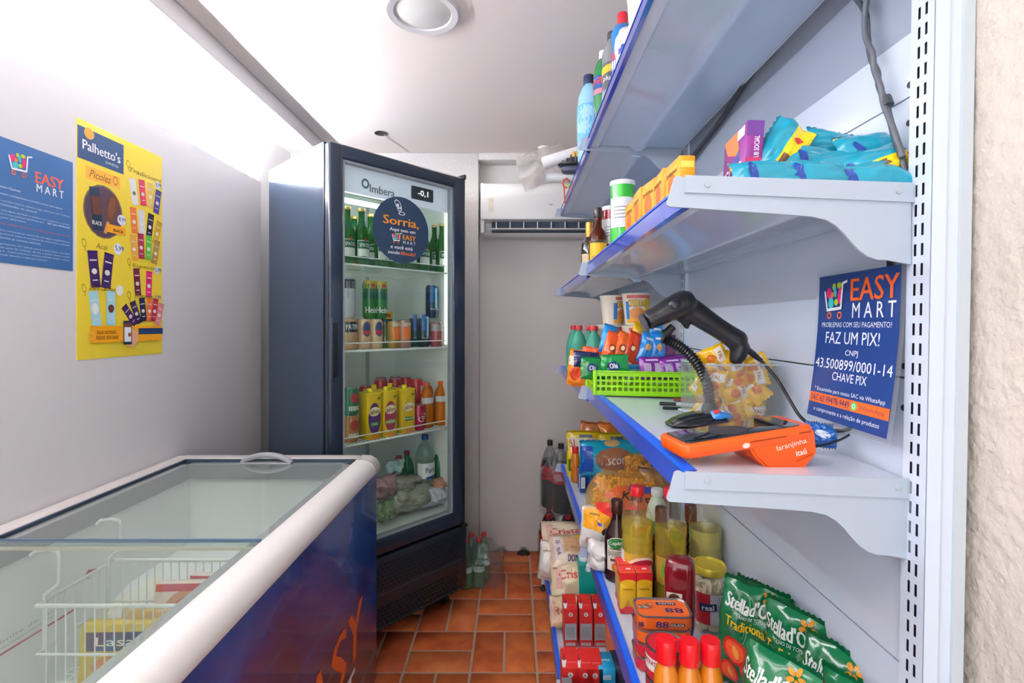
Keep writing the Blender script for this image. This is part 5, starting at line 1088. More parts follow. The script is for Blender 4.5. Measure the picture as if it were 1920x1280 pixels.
D.rect(S2, 0, .033, WW * .99, .017, '#f0692a', n=8); D.text(S2, 'SAC 62 99478-9449', -.042, .033, .011, '#27336a', .02, .105); D.ell(S2, .022, .033, .0065, .0065, '#3fbf5a'); D.ell(S2, .022, .033, .004, .004, '#eaf6ec', 0, 16, 1, .6); D.text(S2, 'WhatsApp', .062, .032, .009, '#6b3f4a', .0, .056)
D.text(S2, 'o comprovante e a relação de produtos', -.0, .013, .009, '#e4e8f2', 0, .165)
D.build('print', sg)
tp = thing('black_tape', 'short strip of black tape holding the sign under the upper shelf', 'tape', P(1673, 484, .735)); MB().box((-.004, -.007, -.012), (.0, .007, .016), 0, .001, seg=1).build('strip', C('#15161a', .5), tp)
# cables running down the back panel
cb = thing('grey_cable_pair', 'pair of grey cables twisting down the back panel beside the near upright', 'cable', (.55, .75, 1.8)); o0 = cb.location
def bp(x, y): return P(x, y, .555 * F / (x - CX)) - o0
pa_ = [(1597, -12, .80), (1622, 22, .79), (1627, 70, .785), (1633, 108, .78), (1645, 135, .775), (1648, 160, .77), (1660, 190, .765), (1668, 220, .76), (1680, 265, .752), (1692, 300, .745), (1697, 335, .742)]
MB().tube(smooth([bp(x, y) for x, y, Y in pa_]), .0044, 8).build('cable', C('#4c5058', .35), cb)
pb_ = [(1632, -12, .785), (1626, 30, .782), (1628, 70, .780), (1641, 100, .776), (1644, 130, .772), (1656, 162, .768), (1662, 195, .763), (1674, 225, .757), (1687, 262, .75), (1698, 295, .742)]
MB().tube(smooth([bp(x, y) - V((.004, 0, 0)) for x, y, Y in pb_]), .0042, 8).build('cable', C('#5a5e66', .35), cb)
MB().tube([bp(1660, 183), bp(1666, 198)], .0075, 8).build('tie', C('#3c3f46', .4), cb)
cb = thing('dark_cable', 'dark cable showing behind the top shelf far from the upright', 'cable', (.55, 1.3, 1.75)); o0 = cb.location
MB().tube(smooth([V((lean(.548, 1.4 + h), Y, 1.4 + h)) - o0 for Y, h in [(1.62, .52), (1.50, .535), (1.35, .555), (1.22, .585), (1.1, .60)]]), .007, 8).build('cable', C('#3a3d44', .5), cb)
# ---------------------------------------------------------------- low shelf groceries
kl = 'low'; GL = 'groceries on the low shelf'
oilg = clear('oil_plastic', '#fdfbee', 1.45, .03, haze=.03, hazecol='#f0ecd0'); oil = mat('soy_oil', '#f8de48', .03, trans=.72, ior=1.30)
def oilprof(H, R): return [(R * .75, 0), (R * .97, .006), (R, .018), (R, .050), (R * .96, .055), (R, .061), (R, .125), (R * .965, .130), (R, .137), (R * .955, .145), (R, .155), (R * .955, .163), (R * 1.0, .175), (R * 1.0, .195), (R * .93, .212), (R * .75, .230), (R * .52, .246), (R * .36, .258), (.0135, .265), (.0135, H)]
def soy(D, S): D.rect(S, .0, .092, .12, .066, '#c9a13c', n=16); D.ell(S, .008, .088, .043, .030, '#f0d6c8', .15, 24, 5); D.ell(S, .010, .086, .038, .026, '#a82038', .15, 24, 5); D.text(S, 'Soya', .012, .086, .030, '#f2eeee', .05, .055, .12); D.rect(S, -.058, .085, .030, .085, '#e6e6e2', n=6)
def soy2(D, S): D.rect(S, 0, .092, .10, .066, '#b8943a', n=16); D.ell(S, -.006, .095, .026, .026, '#5fae2e', 0, 24, 4); D.ell(S, -.006, .095, .019, .017, '#b02238', 0, 20, 3); D.text(S, 'Soya', -.006, .095, .012, '#f2eeee', .05, .03); D.rect(S, .032, .105, .014, .012, '#d9d9d4', n=3)
def soy3(D, S): D.rect(S, 0, .092, .14, .06, '#d9dcdc', n=16)
redcap = C('#d8202c', .3, .3)
o1_ = bottle('oil_bottle', 'soy oil bottle with red cap and wine-red oval label', 'bottle', sp(kl, 1195, X=.333), oilprof(.272, .0425), oilg, (.262, .286), .0175, redcap, (oil, .196), soy, -.15, GL, n=36)
o1_.scale = (1, 1, 1.05)
o2_ = bottle('oil_bottle', 'soy oil bottle with round green label, its cap hidden by the bracket', 'bottle', sp(kl, 1257, X=.415), oilprof(.268, .0425), oilg, (.262, .286), .0175, redcap, (oil, .196), soy2, -.1, GL, n=36)
o2_.scale = (1, 1, 1.07)
o3_ = bottle('oil_bottle', 'paler oil bottle standing against the back panel behind the jar', 'bottle', sp(kl, 1322, X=.508), oilprof(.272, .0425), oilg, (.262, .286), .0175, redcap, (mat('pale_oil', '#f6ee94', .03, trans=.72, ior=1.30), .190), soy3, -.1, GL, n=36)
o3_.scale = (1, 1, 1.07)
# barbecue sauce
bbq = mat('bbq_brown', '#2c0f10', .12, coat=.6)
def bbl(D, S): D.rect(S, 0, .070, .058, .100, '#d9d2c4', n=12); D.rect(S, 0, .026, .058, .02, '#2c1210', n=10); D.ell(S, 0, .114, .027, .017, '#e6ead8', .1, 20, 3); D.ell(S, 0, .114, .025, .015, '#2c7a3a', .1, 20, 3); D.text(S, 'Cepêra', 0, .114, .012, '#f2f2ea', .04, .040, .1); D.text(S, 'BARBECUE', 0, .084, .016, '#4a2a22', .0, .050); D.rect(S, 0, .066, .035, .008, '#6a3a3a', n=5); D.ell(S, 0, .047, .014, .014, '#c8642a', 0, 16, 3); D.rect(S, 0, .098, .04, .003, '#5a4a40', n=5)
bottle('sauce_bottle', 'dark brown barbecue sauce bottle with cream label beside the oil', 'bottle', sp(kl, 1157, X=.298), [(.030, 0), (.036, .004), (.037, .02), (.037, .110), (.033, .135), (.020, .160), (.0145, .178), (.0145, .195)], bbq, (.190, .228), .0170, C('#43201a', .3, .3), None, bbl, -.25, GL)
for i, (px, X, tx) in enumerate([(1240, .398, 'brown-capped sauce bottle half hidden behind the first oil bottle'), (1295, .487, 'brown-capped sauce bottle behind the gap between two oil bottles')]):
    bottle('sauce_bottle', tx, 'bottle', sp(kl, px, X=X) + V((0, .0, 0)), [(.026, 0), (.030, .004), (.030, .14), (.014, .19), (.014, .215)], bbq, (.20, .245), .0165, C('#5a2a1e', .3, .3), None, None, 0, GL)
bottle('pale_bottle', 'pale green bottle standing behind the oil bottles', 'bottle', sp(kl, 1232, X=.44), pet(.225, .034, .016, .6), C('#c9d8c4', .3, .4), (.215, .235), .018, C('#e4e8e2', .4), None, lambda D, S: D.rect(S, 0, .12, .1, .05, '#2fae8a', n=10), 0, GL)
# dark bottle in shadow
# starch cartons (two rows of two)
def maiz(D, S, w, d, h):
    f, l = S['f'], S['l']
    for s_, ww in ((f, w), (l, d)):
        D.rect(s_, 0, h * .88, ww, h * .24, '#d8222c'); D.rect(s_, 0, h * .06, ww, h * .12, '#c8303c'); D.ell(s_, 0, h * .76, ww * .49, h * .07, '#e2b21c', 0, 20); D.text(s_, 'maizena', 0, h * .60, h * .055, '#8a4a1c', .02, ww * .62)
        D.poly(s_, [(-ww * .3, h * .12), (ww * .3, h * .12), (0, h * .36)], '#c88a24'); D.ell(s_, 0, h * .12, ww * .3, h * .06, '#d0323c')
    D.rect(S['t'], 0, 0, w * .94, d * .94, '#e8323a'); D.rect(S['t'], w * .1, 0, w * .3, d * .2, '#f0d8d8')
sx0 = on(1178, 1150, kl)
for i, (dx, dy, tx) in enumerate([(0, 0, 'red and yellow starch carton at the front, aisle side'), (.0425, .004, 'red and yellow starch carton at the front, beside the sardine cans'), (.004, .046, 'red and yellow starch carton in the back row, aisle side'), (.047, .048, 'red and yellow starch carton in the back row, wall side')]):
    carton('starch_carton', tx, 'carton', (sx0.x + dx, sx0.y + dy + .02, zsh(kl, sx0.x + dx)), .040, .040, .104 - .0 * i, '#e2b21c', maiz, group='starch cartons on the low shelf', rz=.02 * (i - 1), rough=.35)
# sardine cans
sc0 = P(1244, 1135, 1.085); sx, sy = .318, 1.095
def sard(loc, label, col, deco=True, rz=0):
    t = thing('fish_tin', label, 'can', loc, rz, 'flat fish tins stacked on the low shelf'); w, d, h, r = .114, .072, .0305, .018
    def ring(w, d, r, z): return [(cx + r * math.cos(a + PI / 2 * k / 6), cy + r * math.sin(a + PI / 2 * k / 6), z) for cx, cy, a in ((w / 2 - r, d / 2 - r, 0), (-w / 2 + r, d / 2 - r, PI / 2), (-w / 2 + r, -d / 2 + r, PI), (w / 2 - r, -d / 2 + r, 3 * PI / 2)) for k in range(7)]
    def loft(rs, capt=True, capb=True):
        n = 28; vs = [p for q in rs for p in q]; fs = [(i * n + j, i * n + (j + 1) % n, (i + 1) * n + (j + 1) % n, (i + 1) * n + j) for i in range(len(rs) - 1) for j in range(n)]
        if capb: fs.append(tuple(reversed(range(n))))
        if capt: fs.append(tuple(range((len(rs) - 1) * n, len(rs) * n)))
        return vs, fs
    b = MB(); b.add(*loft([ring(w - .006, d - .006, r, 0), ring(w - .002, d - .002, r, .003), ring(w, d, r, .005), ring(w, d, r, h - .004)]), 0, True); b.build('can', C(col, .3, .3), t)
    b = MB(); b.add(*loft([ring(w, d, r, h - .004), ring(w + .003, d + .003, r, h - .002), ring(w + .003, d + .003, r, h), ring(w - .001, d - .001, r, h + .0005), ring(w - .006, d - .006, r - .002, h - .0025)], capt=False, capb=False), 0, True); b.build('rim', C('#8d8588', .3, 0, .7), t)
    b = MB(); b.add(*loft([ring(w - .005, d - .005, r - .002, h - .0035), ring(w - .005, d - .005, r - .002, h - .0025)]), 0, False); b.build('lid', C('#ea6a2a', .3, .3), t)
    if deco:
        D = Print(.0002); T = flat((0, 0, h - .0025), (1, 0, 0), (0, 1, 0)); Fp = flat((0, -d / 2, 0), (1, 0, 0), (0, 0, 1))
        D.text(T, '88', .024, -.008, .017, '#1d2766', .08, .038, PI); D.rect(T, .012, .018, .042, .011, '#23264e'); D.text(T, 'RALADA', .012, .018, .007, '#f0d8c8', .03, .034, PI); D.text(T, 'sardinha', .006, .026, .004, '#f6d9b0', .0, .04, PI)
        D.text(Fp, '88', -.008, .013, .013, '#1d2766', .10, .026); D.rect(Fp, .024, .013, .030, .007, '#2a2230'); D.text(Fp, 'RALADA', .024, .013, .0055, '#f0d8c8', .03, .027); D.text(Fp, '88', -.052, .013, .010, '#1d2766', .08, .010)
        D.build('print', t)
        b = MB(); b.tube([(-.030 + .008 * math.cos(a * PI / 6), .002 + .007 * math.sin(a * PI / 6), h + .0005) for a in range(12)], .0016, 6, closed=True); b.box((-.050, -.004, h - .002), (-.036, .008, h), 0, .001, seg=1); b.build('pull_ring', C('#b9b2ac', .25, 0, .8), t)
    return t
zz = zsh(kl, sx)
for k, (c, tx) in enumerate([('#d3202e', 'red flat fish tin at the bottom of the stack of four'), ('#d62330', 'red flat fish tin second from the bottom of the stack'), ('#ee6a22', 'orange flat fish tin third from the bottom of the stack'), ('#ee6a22', 'orange flat fish tin topmost of the stack, lid with ring pull')]):
    sard((sx + .002 * (k % 2), sy - .002 * k, zz + .0311 * k), tx, c, k == 3, .02 * (k % 3 - 1) - .03)
# round tins
for k, tx in enumerate(['red round tin under another beside the hot sauces', 'red round tin with steel lid on top, beside the hot sauces']):
    tin('tomato_tin', tx, 'can', (.290, .968, zsh(kl, .29) + .0625 * k), .036, .060, C('#c8202c', .3, .4), lambda D, S: (D.rect(S, -.025, .030, .05, .024, '#e9e0dc', n=8), D.text(S, 'EXTRATO', -.025, .034, .008, '#b02028', .04, .04), D.rect(S, -.06, .03, .016, .05, '#d8a02a', n=4)), -.4, 'round tins on the low shelf', '#8e9094')
# hot sauce bottles
hs = mat('hot_sauce', '#d07814', .15, coat=.7); s0 = None
hp = [(.019, 0), (.0215, .004), (.0215, .115), (.0200, .130), (.0150, .145), (.0125, .150), (.0125, .160)]
for i, (px, Y, tx) in enumerate([(1249, .872, 'hot sauce bottle with red cap nearest the aisle edge'), (1292, .868, 'hot sauce bottle with red cap in the middle of the three'), (1332, .872, 'hot sauce bottle with red cap nearest the green pouches')]):
    p = sp(kl, px, Y=Y)
    if s0 is None:
        s0 = bottle('hot_sauce_bottle', tx, 'bottle', p, hp, hs, (.152, .190), .0172, C('#e0101c', .3, .3), None, lambda D, S: (D.ell(S, -.012, .070, .014, .036, '#33333a', 0, 16, 4), D.rect(S, 0, .05, .05, .03, '#c8302c', n=10)), -.5, 'hot sauce bottles on the low shelf')
    else: dup(s0, p, tx)
# ketchup (upside-down squeeze bottle)
kt = thing('ketchup_bottle', 'dark red squeeze ketchup bottle standing between oil and mushroom jar', 'bottle', sp(kl, 1275, Y=1.165), -.35, GL)
MB().lathe([(.024, .0), (.027, .004), (.030, .03), (.033, .05), (.034, .08), (.034, .176), (.031, .192), (.022, .199), (.012, .200)], 32, sq=3.6, fl=.72).build('bottle', mat('ketchup_red', '#74101a', .12, coat=.8), kt)
D = Print(.0004); S = lambda x, y, off: V((x * .95 - .002, -.034 * .72 - .0022 - off + .5 * x * x * 18 * .72 * .034, y))
D.rect(S, -.010, .085, .036, .085, '#e6e2da', n=8); D.rect(S, -.010, .05, .036, .02, '#e8752a', n=6); D.ell(S, -.010, .115, .013, .011, '#5a3a24', 0, 16, 2); D.text(S, 'ketchup', -.010, .085, .010, '#2a2a2e', .03, .03); D.build('label_print', kt)
MB().lathe([(.022, -.001), (.024, .006)], 24, sq=2.6, fl=.8).build('cap', C('#c8202a', .3), kt)
# mushroom jar
mj = thing('mushroom_jar', 'glass jar of sliced palm or mushrooms with gold lid and half red label', 'jar', sp(kl, 1330, X=.478), -.12, GL)
JR = .044; mj.scale = (1, 1, 1.13)
MB().lathe([(JR * .8, 0), (JR, .008), (JR, .095), (JR * .93, .112), (JR * .80, .120), (JR * .80, .130)], 36).build('glass', clear('jar_glass', '#fbfaf4', 1.5, .02), mj)
MB().lathe([(JR * .84, .122), (JR * .90, .124), (JR * .90, .136), (JR * .86, .139), (JR * .76, .139), (JR * .74, .136), (.001, .1365)], 36, cap=False).build('lid', mat('gold_lid', '#d2bd40', .28, .35), mj)
cm_ = mat('mushroom', '#efe4cc', .5); rr = random.Random(3)
b = MB()
for i in range(150):
    a = rr.uniform(0, 2 * PI); r_ = (JR - .013) * rr.uniform(.55, 1) ** .5; z = rr.uniform(.012, .112)
    M_ = Matrix.Translation((r_ * math.cos(a), r_ * math.sin(a), z)) @ Euler((rr.uniform(0, 3), rr.uniform(0, 3), rr.uniform(0, 3))).to_matrix().to_4x4()
    b.lathe([(.001, -.0025), (.011, -.0025), (.0125, 0), (.011, .0025), (.001, .0025)], 9, M=M_, cap=False)
o = b.build('mushroom_slices', cm_, mj); o['kind'] = 'stuff'
D = Print(.0004); S = wrap(JR); D.rect(S, .022, .058, .062, .064, '#bfc2c8', n=14); D.rect(S, -.026, .058, .034, .064, '#b8202e', n=8); D.rect(S, -.014, .062, .040, .016, '#23355e', .12, 8); D.text(S, 'real', -.014, .062, .011, '#f0f0f2', .04, .026, .12)
for k in range(9): D.rect(S, .026, .083 - .0045 * k, .034, .0016, '#7b7f88', n=6)
D.rect(S, .028, .034, .026, .008, '#4a4d55', n=5); D.build('label_print', mj)
# green tomato sauce pouches
gm = mat('pouch_green', '#0a6b3e', .2, coat=.7, bump=(40, .3, .003)); gd = '#0a5c38'
def stella(D, S, w, h):
    D.text(S, "Stellad'Oro", -w * .02, h * .79, h * .13, '#eef2ec', .07, w * .80, -.05); D.text(S, 'MOLHO DE TOMATE', 0, h * .695, h * .028, '#dfe8e0', .02, w * .5, -.05); D.text(S, 'Tradicional', -w * .06, h * .61, h * .09, '#e6bc2a', .06, w * .62, -.03)
    for k in range(5): D.ell(S, w * .22 + .009 * math.cos(k * 1.257), h * .895 + .009 * math.sin(k * 1.257), .0065, .004, '#d08a20', k * 1.257, 10)
    for (x, y, r_) in ((-.2, .36, .2), (.08, .24, .17), (-.25, .14, .16), (.27, .36, .12)):
        D.ell(S, w * x, h * y, w * r_, w * r_ * 1.05, '#c8241c', 0, 22, 3); D.ell(S, w * x, h * y, w * r_ * .78, w * r_ * .8, '#ea5a2c', 0, 22, 3); D.ell(S, w * (x + .02), h * y, w * r_ * .25, w * r_ * .5, '#f2a04a', .4, 14, 2)
    for k in range(4): D.ell(S, w * (.22 + .05 * k % .1), h * (.16 + .045 * k), w * .10, h * .022, '#4cc22a', .6 + k * .5, 10, 2)
    D.rect(S, w * .2, h * .42, w * .3, h * .05, '#c8a02a', -.1, 4)
gp = [  # px of the foot, Y, rz, tilt, label
    (1395, 1.015, -.60, (-.10, .10), 'green tomato sauce pouch standing beside the mushroom jar'), (1420, 1.035, -1.0, (-.05, .05), 'dark-sided green sauce pouch tucked behind the one by the jar'),
    (1478, .925, -1.05, (-.12, .02), 'green sauce pouch in the middle row, its name partly covered'), (1440, .800, -1.0, (-.15, .03), 'frontmost green tomato sauce pouch with the full name showing'),
    (1512, .955, -1.1, (-.05, .0), 'green sauce pouch against the back panel, seen as a folded top'), (1560, .83, -1.1, (-.12, .02), 'green sauce pouch behind the frontmost one toward the upright'), (1585, .86, -1.15, (-.05, .0), 'green sauce pouch leaning on the back panel near the upright'),
    (1600, .765, -1.1, (-.1, .0), 'green sauce pouch closest to the near upright, cut by the frame')]
for i, (px, Y, rz, (ta, tb_), tx) in enumerate(gp):
    a = (px - CX) / F; X = a * Y; hh = [.215, .205, .215, .21, .19, .205, .195, .19][i]
    pouch('sauce_pouch', tx, 'tomato sauce', (X, Y, zsh(kl, X) + .002), .122, hh, .050, gm, 80 + i, stella, (ta, tb_, rz), 'green tomato sauce pouches on the low shelf', amp=.011, nu=26, nv=30, fall=.35)
# far end of the low shelf
def slight(D, S, w, h): D.rect(S, 0, h * .74, w * .92, h * .24, '#e6e0cc', n=10); D.text(S, 'SLIGHT', 0, h * .74, h * .17, '#c0322c', .0, w * .82); D.rect(S, 0, h * .28, w * .9, h * .28, '#4d7a22', n=8); D.rect(S, w * .1, h * .90, w * .4, h * .06, '#5a6a7a', n=4); D.ell(S, -w * .2, h * .25, w * .2, h * .1, '#b8763a', 0, 16, 3)
goldf = film('#d9bd12', .2, .7)
pouch('snack_bag', 'gold and olive snack bag with cream band at the far end of the low shelf', 'snack', sp(kl, 1093, Y=2.42), .155, .225, .06, goldf, 91, slight, (0, 0, -.08), 'snack bags on the low shelf', amp=.012)
pouch('snack_bag', 'second gold snack bag, partly behind the counter rail', 'snack', sp(kl, 1150, Y=2.40), .150, .225, .06, goldf, 92, slight, (0, 0, .05), 'snack bags on the low shelf', amp=.012)
for i, (px, tx) in enumerate([(1098, 'twisted brown bread bag end behind the first gold snack bag'), (1130, 'twisted orange bread bag end between the gold snack bags')]):
    pouch('bread_bag', tx, 'bread', sp(kl, px, Y=2.52), .10, .25, .07, film(['#c87a4a', '#e8862c'][i], .25), 94 + i, None, (0, .1, 0), 'snack bags on the low shelf', amp=.016, waist=-.1)
def visc(D, S, w, h): D.ell(S, .005, h * .48, w * .30, h * .33, '#9c6444', 0, 28, 6); D.text(S, 'Visconti', .005, h * .48, h * .26, '#f0e2d8', .0, w * .5); D.rect(S, -w * .40, h * .5, w * .18, h * .9, '#1446a0', n=8); D.ell(S, .0, h * .93, w * .12, h * .10, '#c9a466', 0, 14, 3)
pouch('bread_loaf', 'teal bread bag with a brown oval lying behind the blue cartons', 'bread', sp(kl, 1148, Y=2.20) + V((0, 0, .075)), .285, .155, .10, film('#17a0bc', .22), 96, visc, (-.15, 0, .05), GL, amp=.010)
pouch('bread_loaf', 'blue-ended bread bag lying under the teal one', 'bread', sp(kl, 1142, Y=2.26) + V((0, 0, .0)), .28, .10, .11, film('#1b4fa0', .25), 97, None, (-.1, 0, 0), GL, amp=.012)
bottle('hot_sauce_bottle', 'small orange sauce bottle with red cap at the far aisle edge of the low shelf', 'bottle', on(1079, 903, kl, 1), [(.018, 0), (.021, .004), (.021, .10), (.018, .115), (.018, .13), (.013, .14), (.013, .15)], hs, (.135, .165), .0155, C('#d0202a', .3, .3), None, None, 0, GL)
def milkc(D, S, w, d, h): D.rect(S['f'], 0, h * .38, w * .7, h * .42, '#e2e4e6'); [D.rect(S['f'], 0, h * (.24 + .035 * k), w * .5, h * .012, '#3a4258') for k in range(9)]; D.ell(S['f'], 0, h * .9, w * .3, h * .03, '#d04a4a'); D.rect(S['f'], 0, h * .78, w * .5, h * .05, '#c9d3e6'); D.rect(S['t'], 0, 0, w * .9, d * .9, '#e0dce0'); D.ell(S['t'], 0, 0, w * .3, w * .3, '#c83a3c'); D.rect(S['l'], 0, h * .4, d * .7, h * .6, '#d6d9e2')
for i, (px, py) in enumerate([(1093, 924), (1107, 918), (1119, 914), (1131, 910)]):
    p = on(px, py, kl, 1); carton('cream_carton', 'small blue and white cream carton beside the tiny sauce bottle, %s from the aisle' % ORD[i], 'carton', (p.x, p.y + .02, zsh(kl, p.x)), .025, .036, .112, '#22427e', milkc, group='cream cartons on the low shelf', rz=.05)
# pasta bags
pastam = clear('pasta_film', '#f6e9cf', 1.4, .1, haze=.25, hazecol='#e9b65a')
def pasta(name, label, c, w, h, t_, seed, rot, col='#e2a63a', band='#d8382c', txt=None, n=130):
    w *= .68; R = Euler(rot).to_matrix(); base = V(c) - R @ V((0, 0, h / 2))
    def dec(D, S, w, h):
        D.rect(S, -w * .30, h * .4, w * .16, h * .2, band, .1, 5); D.rect(S, w * .15, h * .75, w * .3, h * .10, '#3a3f8c', -.1, 5); D.rect(S, w * .0, h * .20, w * .3, h * .08, band, .1, 5)
        if txt: D.poly(S, [(-w * .30, h * .62), (-w * .05, h * .42), (w * .42, h * .45), (w * .42, h * .66), (w * .1, h * .78), (-w * .15, h * .76)], '#e0242a'); D.text(S, txt, w * .1, h * .62, h * .12, '#1c1a20', .03, w * .34, -.1); D.rect(S, w * .35, h * .5, w * .12, h * .06, '#f0b02a', 0, 4); D.ell(S, -w * .3, h * .3, w * .14, h * .1, '#e0342c', .3, 16, 3)
    t = pouch(name, label, 'pasta', base, w, h, t_, pastam, seed, dec, rot, 'pasta bags on the low shelf', amp=.010, waist=-.5)
    b = MB(); r2 = random.Random(seed)
    for i in range(n):
        u, v = r2.uniform(-.40, .40), r2.uniform(.14, .86); e = (1 - (abs(u) * 2) ** 2.2) ** .6 * math.sin(PI * v) ** .5; y = r2.choice((-1, -1, 1)) * max(t_ / 2 * e - .024, 0) * r2.uniform(.75, 1)
        M_ = Matrix.Translation((u * w * (1 + .5 * math.sin(PI * v) ** .5), y, v * h)) @ Euler((r2.uniform(0, 3), r2.uniform(0, 3), r2.uniform(0, 3))).to_matrix().to_4x4()
        b.tube([(-.012, 0, -.004), (-.004, .003, .003), (.005, -.002, .003), (.013, 0, -.003)], [.0045, .0055, .0055, .0045], 6, M=M_)
    o = b.build('pasta_pieces', mat('pasta_' + col.strip('#'), col, .5), t); o['kind'] = 'stuff'
    return t
pasta('pasta_bag', 'yellow pasta bag beside the teal bread bag', P(1200, 880, 1.98), .13, .125, .08, 101, (-.3, .1, .1))
pasta('pasta_bag', 'yellow pasta bag farther toward the wall under the counter rail', P(1222, 893, 1.90), .16, .15, .09, 102, (-.3, -.1, -.2), band='#2c3c8c')
pasta('pasta_bag', 'pasta bag lying under the other two, blue bands', P(1200, 905, 1.83), .20, .09, .09, 103, (-.5, .0, .0), band='#2f3a86')
pasta('pasta_bag', 'big round pasta bag with a red label behind the barbecue sauce', P(1176, 943, 1.68), .27, .205, .12, 104, (-.25, .05, -.12), txt='Kicro', n=420)
packp(1228, 930, 1.80, .12, .20, .08, '#8a6a4e', (-.1, 0, -.3), 'brown grain bag leaning behind the pasta under the rail', 106, None, 'food bag', 'grain_bag', .012, GL)
packp(1245, 905, 1.95, .10, .18, .07, '#2c7a92', (-.1, 0, -.3), 'teal food bag farthest back beside the brown grain bag', 107, None, 'food bag', 'grain_bag', .012, GL)
# sugar packs along the edge
def sug(D, S, w, h): D.rect(S, 0, h * .72, w * .85, h * .46, '#f2a61c', n=10); D.rect(S, w * .1, h * .66, w * .22, h * .07, '#2c3f9a', n=3); D.rect(S, -w * .1, h * .84, w * .3, h * .03, '#7a5a2a', n=3); D.rect(S, 0, h * .2, w * .6, h * .14, '#c98a6a', n=5); D.ell(S, w * .25, h * .5, w * .1, h * .08, '#2a2a3c', 0, 14, 2)
pouch('flour_pack', 'white flour pack with orange top half at the low shelf edge', 'flour', sp(kl, 1118, X=.268), .11, .135, .06, film('#e6e3de', .35), 111, sug, (-.1, .05, -.25), GL, amp=.010)
pouch('flour_pack', 'white flour pack lying in front of the orange-topped one', 'flour', sp(kl, 1117, X=.262) + V((.0, -.13, 0)), .11, .085, .06, film('#ddd9d6', .35), 112, None, (-.2, .05, -.5), GL, amp=.014)
pouch('flour_pack', 'black and white patterned flour pack beside the barbecue bottle', 'flour', sp(kl, 1150, X=.33) + V((0, .10, 0)), .10, .15, .05, film('#e2dccf', .35), 113, lambda D, S, w, h: (D.ell(S, 0, h * .75, w * .3, h * .14, '#2a2428', 0, 16, 3), D.ell(S, 0, h * .75, w * .15, h * .07, '#e8912c', 0, 16, 3)), (-.1, 0, -.2), GL, amp=.010)

# ---------------------------------------------------------------- base shelf
kb = 'base'; GBS = 'bags and cartons on the base shelf'
def rice(txt, c2, c3):
    def d(D, S, w, h): D.text(S, txt, -w * .05, h * .5, h * .22, c2, .04, w * .6); D.ell(S, w * .32, h * .55, w * .12, h * .22, c3, 0, 16, 3); D.rect(S, -w * .35, h * .5, w * .12, h * .6, '#d8a8a0', n=5); [D.rect(S, w * (.1 + .05 * (k % 3)), h * (.15 + .03 * k), w * .10, h * .015, c2, n=2) for k in range(3)]
    return d
def doc(D, S, w, h): D.rect(S, w * .1, h * .6, w * .66, h * .5, '#c79a72', n=10); D.ell(S, w * .22, h * .84, w * .2, h * .12, '#e8b82c', 0, 18, 3); D.text(S, 'DONA COISA', w * .12, h * .2, h * .14, '#43226e', .07, w * .6); D.rect(S, -w * .35, h * .55, w * .16, h * .7, '#e0d2d2', n=6); D.text(S, 'DONA', -w * .35, h * .55, w * .08, '#5a3a7a', .04, h * .45, -PI / 2)
bz = zsh(kb, .30)
bags = [  # px, py centre, Y, w, h(depth), t, colour, deco, rot, label
    (1065, 1004, 2.30, .24, .17, .06, '#e2d3b8', rice('Cristal', '#c8303a', '#e0522c'), (-1.15, .0, .0), 'cream sugar bag topmost at the back of the base shelf'),
    (1078, 1032, 2.17, .21, .155, .065, '#d9c2a8', doc, (-.95, .0, .05), 'bag of brown grain with a white side panel and purple name'),
    (1078, 1082, 2.10, .20, .165, .065, '#e3d0ac', rice('Cristal', '#d8323a', '#e8902c'), (-.80, .0, .0), 'cream sugar bag with red lettering under the grain bag'),
    (1076, 1122, 2.07, .19, .12, .06, '#dcc49c', None, (-.9, .0, .0), 'cream rice bag low in the stack behind the red cartons'),
    (1050, 1145, 2.00, .085, .11, .05, '#dec7a2', rice('Rei', '#c8604a', '#d88a5a'), (-.6, .1, .2), 'small rice bag at the aisle edge at the foot of the stack'),
    (1028, 1050, 2.24, .085, .165, .08, '#e9e6e1', None, (-.15, .05, -.3), 'plain white flour sack bulging over the aisle edge'),
    (1048, 1062, 2.18, .06, .18, .07, '#d8b98c', None, (-.1, .05, -.3), 'brown-edged grain bag between the white sack and the stack'),
]
for i, (px, py, Y, w, h, t_, col, dc, rot, tx) in enumerate(bags):
    packp(px, py, Y, w, h, t_, col, rot, tx, 120 + i, dc, 'food bag', 'food_bag', .010, GBS)
for i, (x, y) in enumerate([(.27, 2.40), (.27, 2.28)]):      # lower bags that carry the visible ones
    pass
zt0 = bz
for k in range(3):
    pouch('food_bag', 'cream bag lying flat at the foot of the base shelf stack, %s layer' % ['lowest', 'middle', 'upper'][k], 'food bag', (.29, 2.20, zt0 + .045 + .062 * k), .22, .20, .065, film('#dfcba8', .25), 130 + k, None, (-PI / 2, 0, 0), GBS, amp=.006)
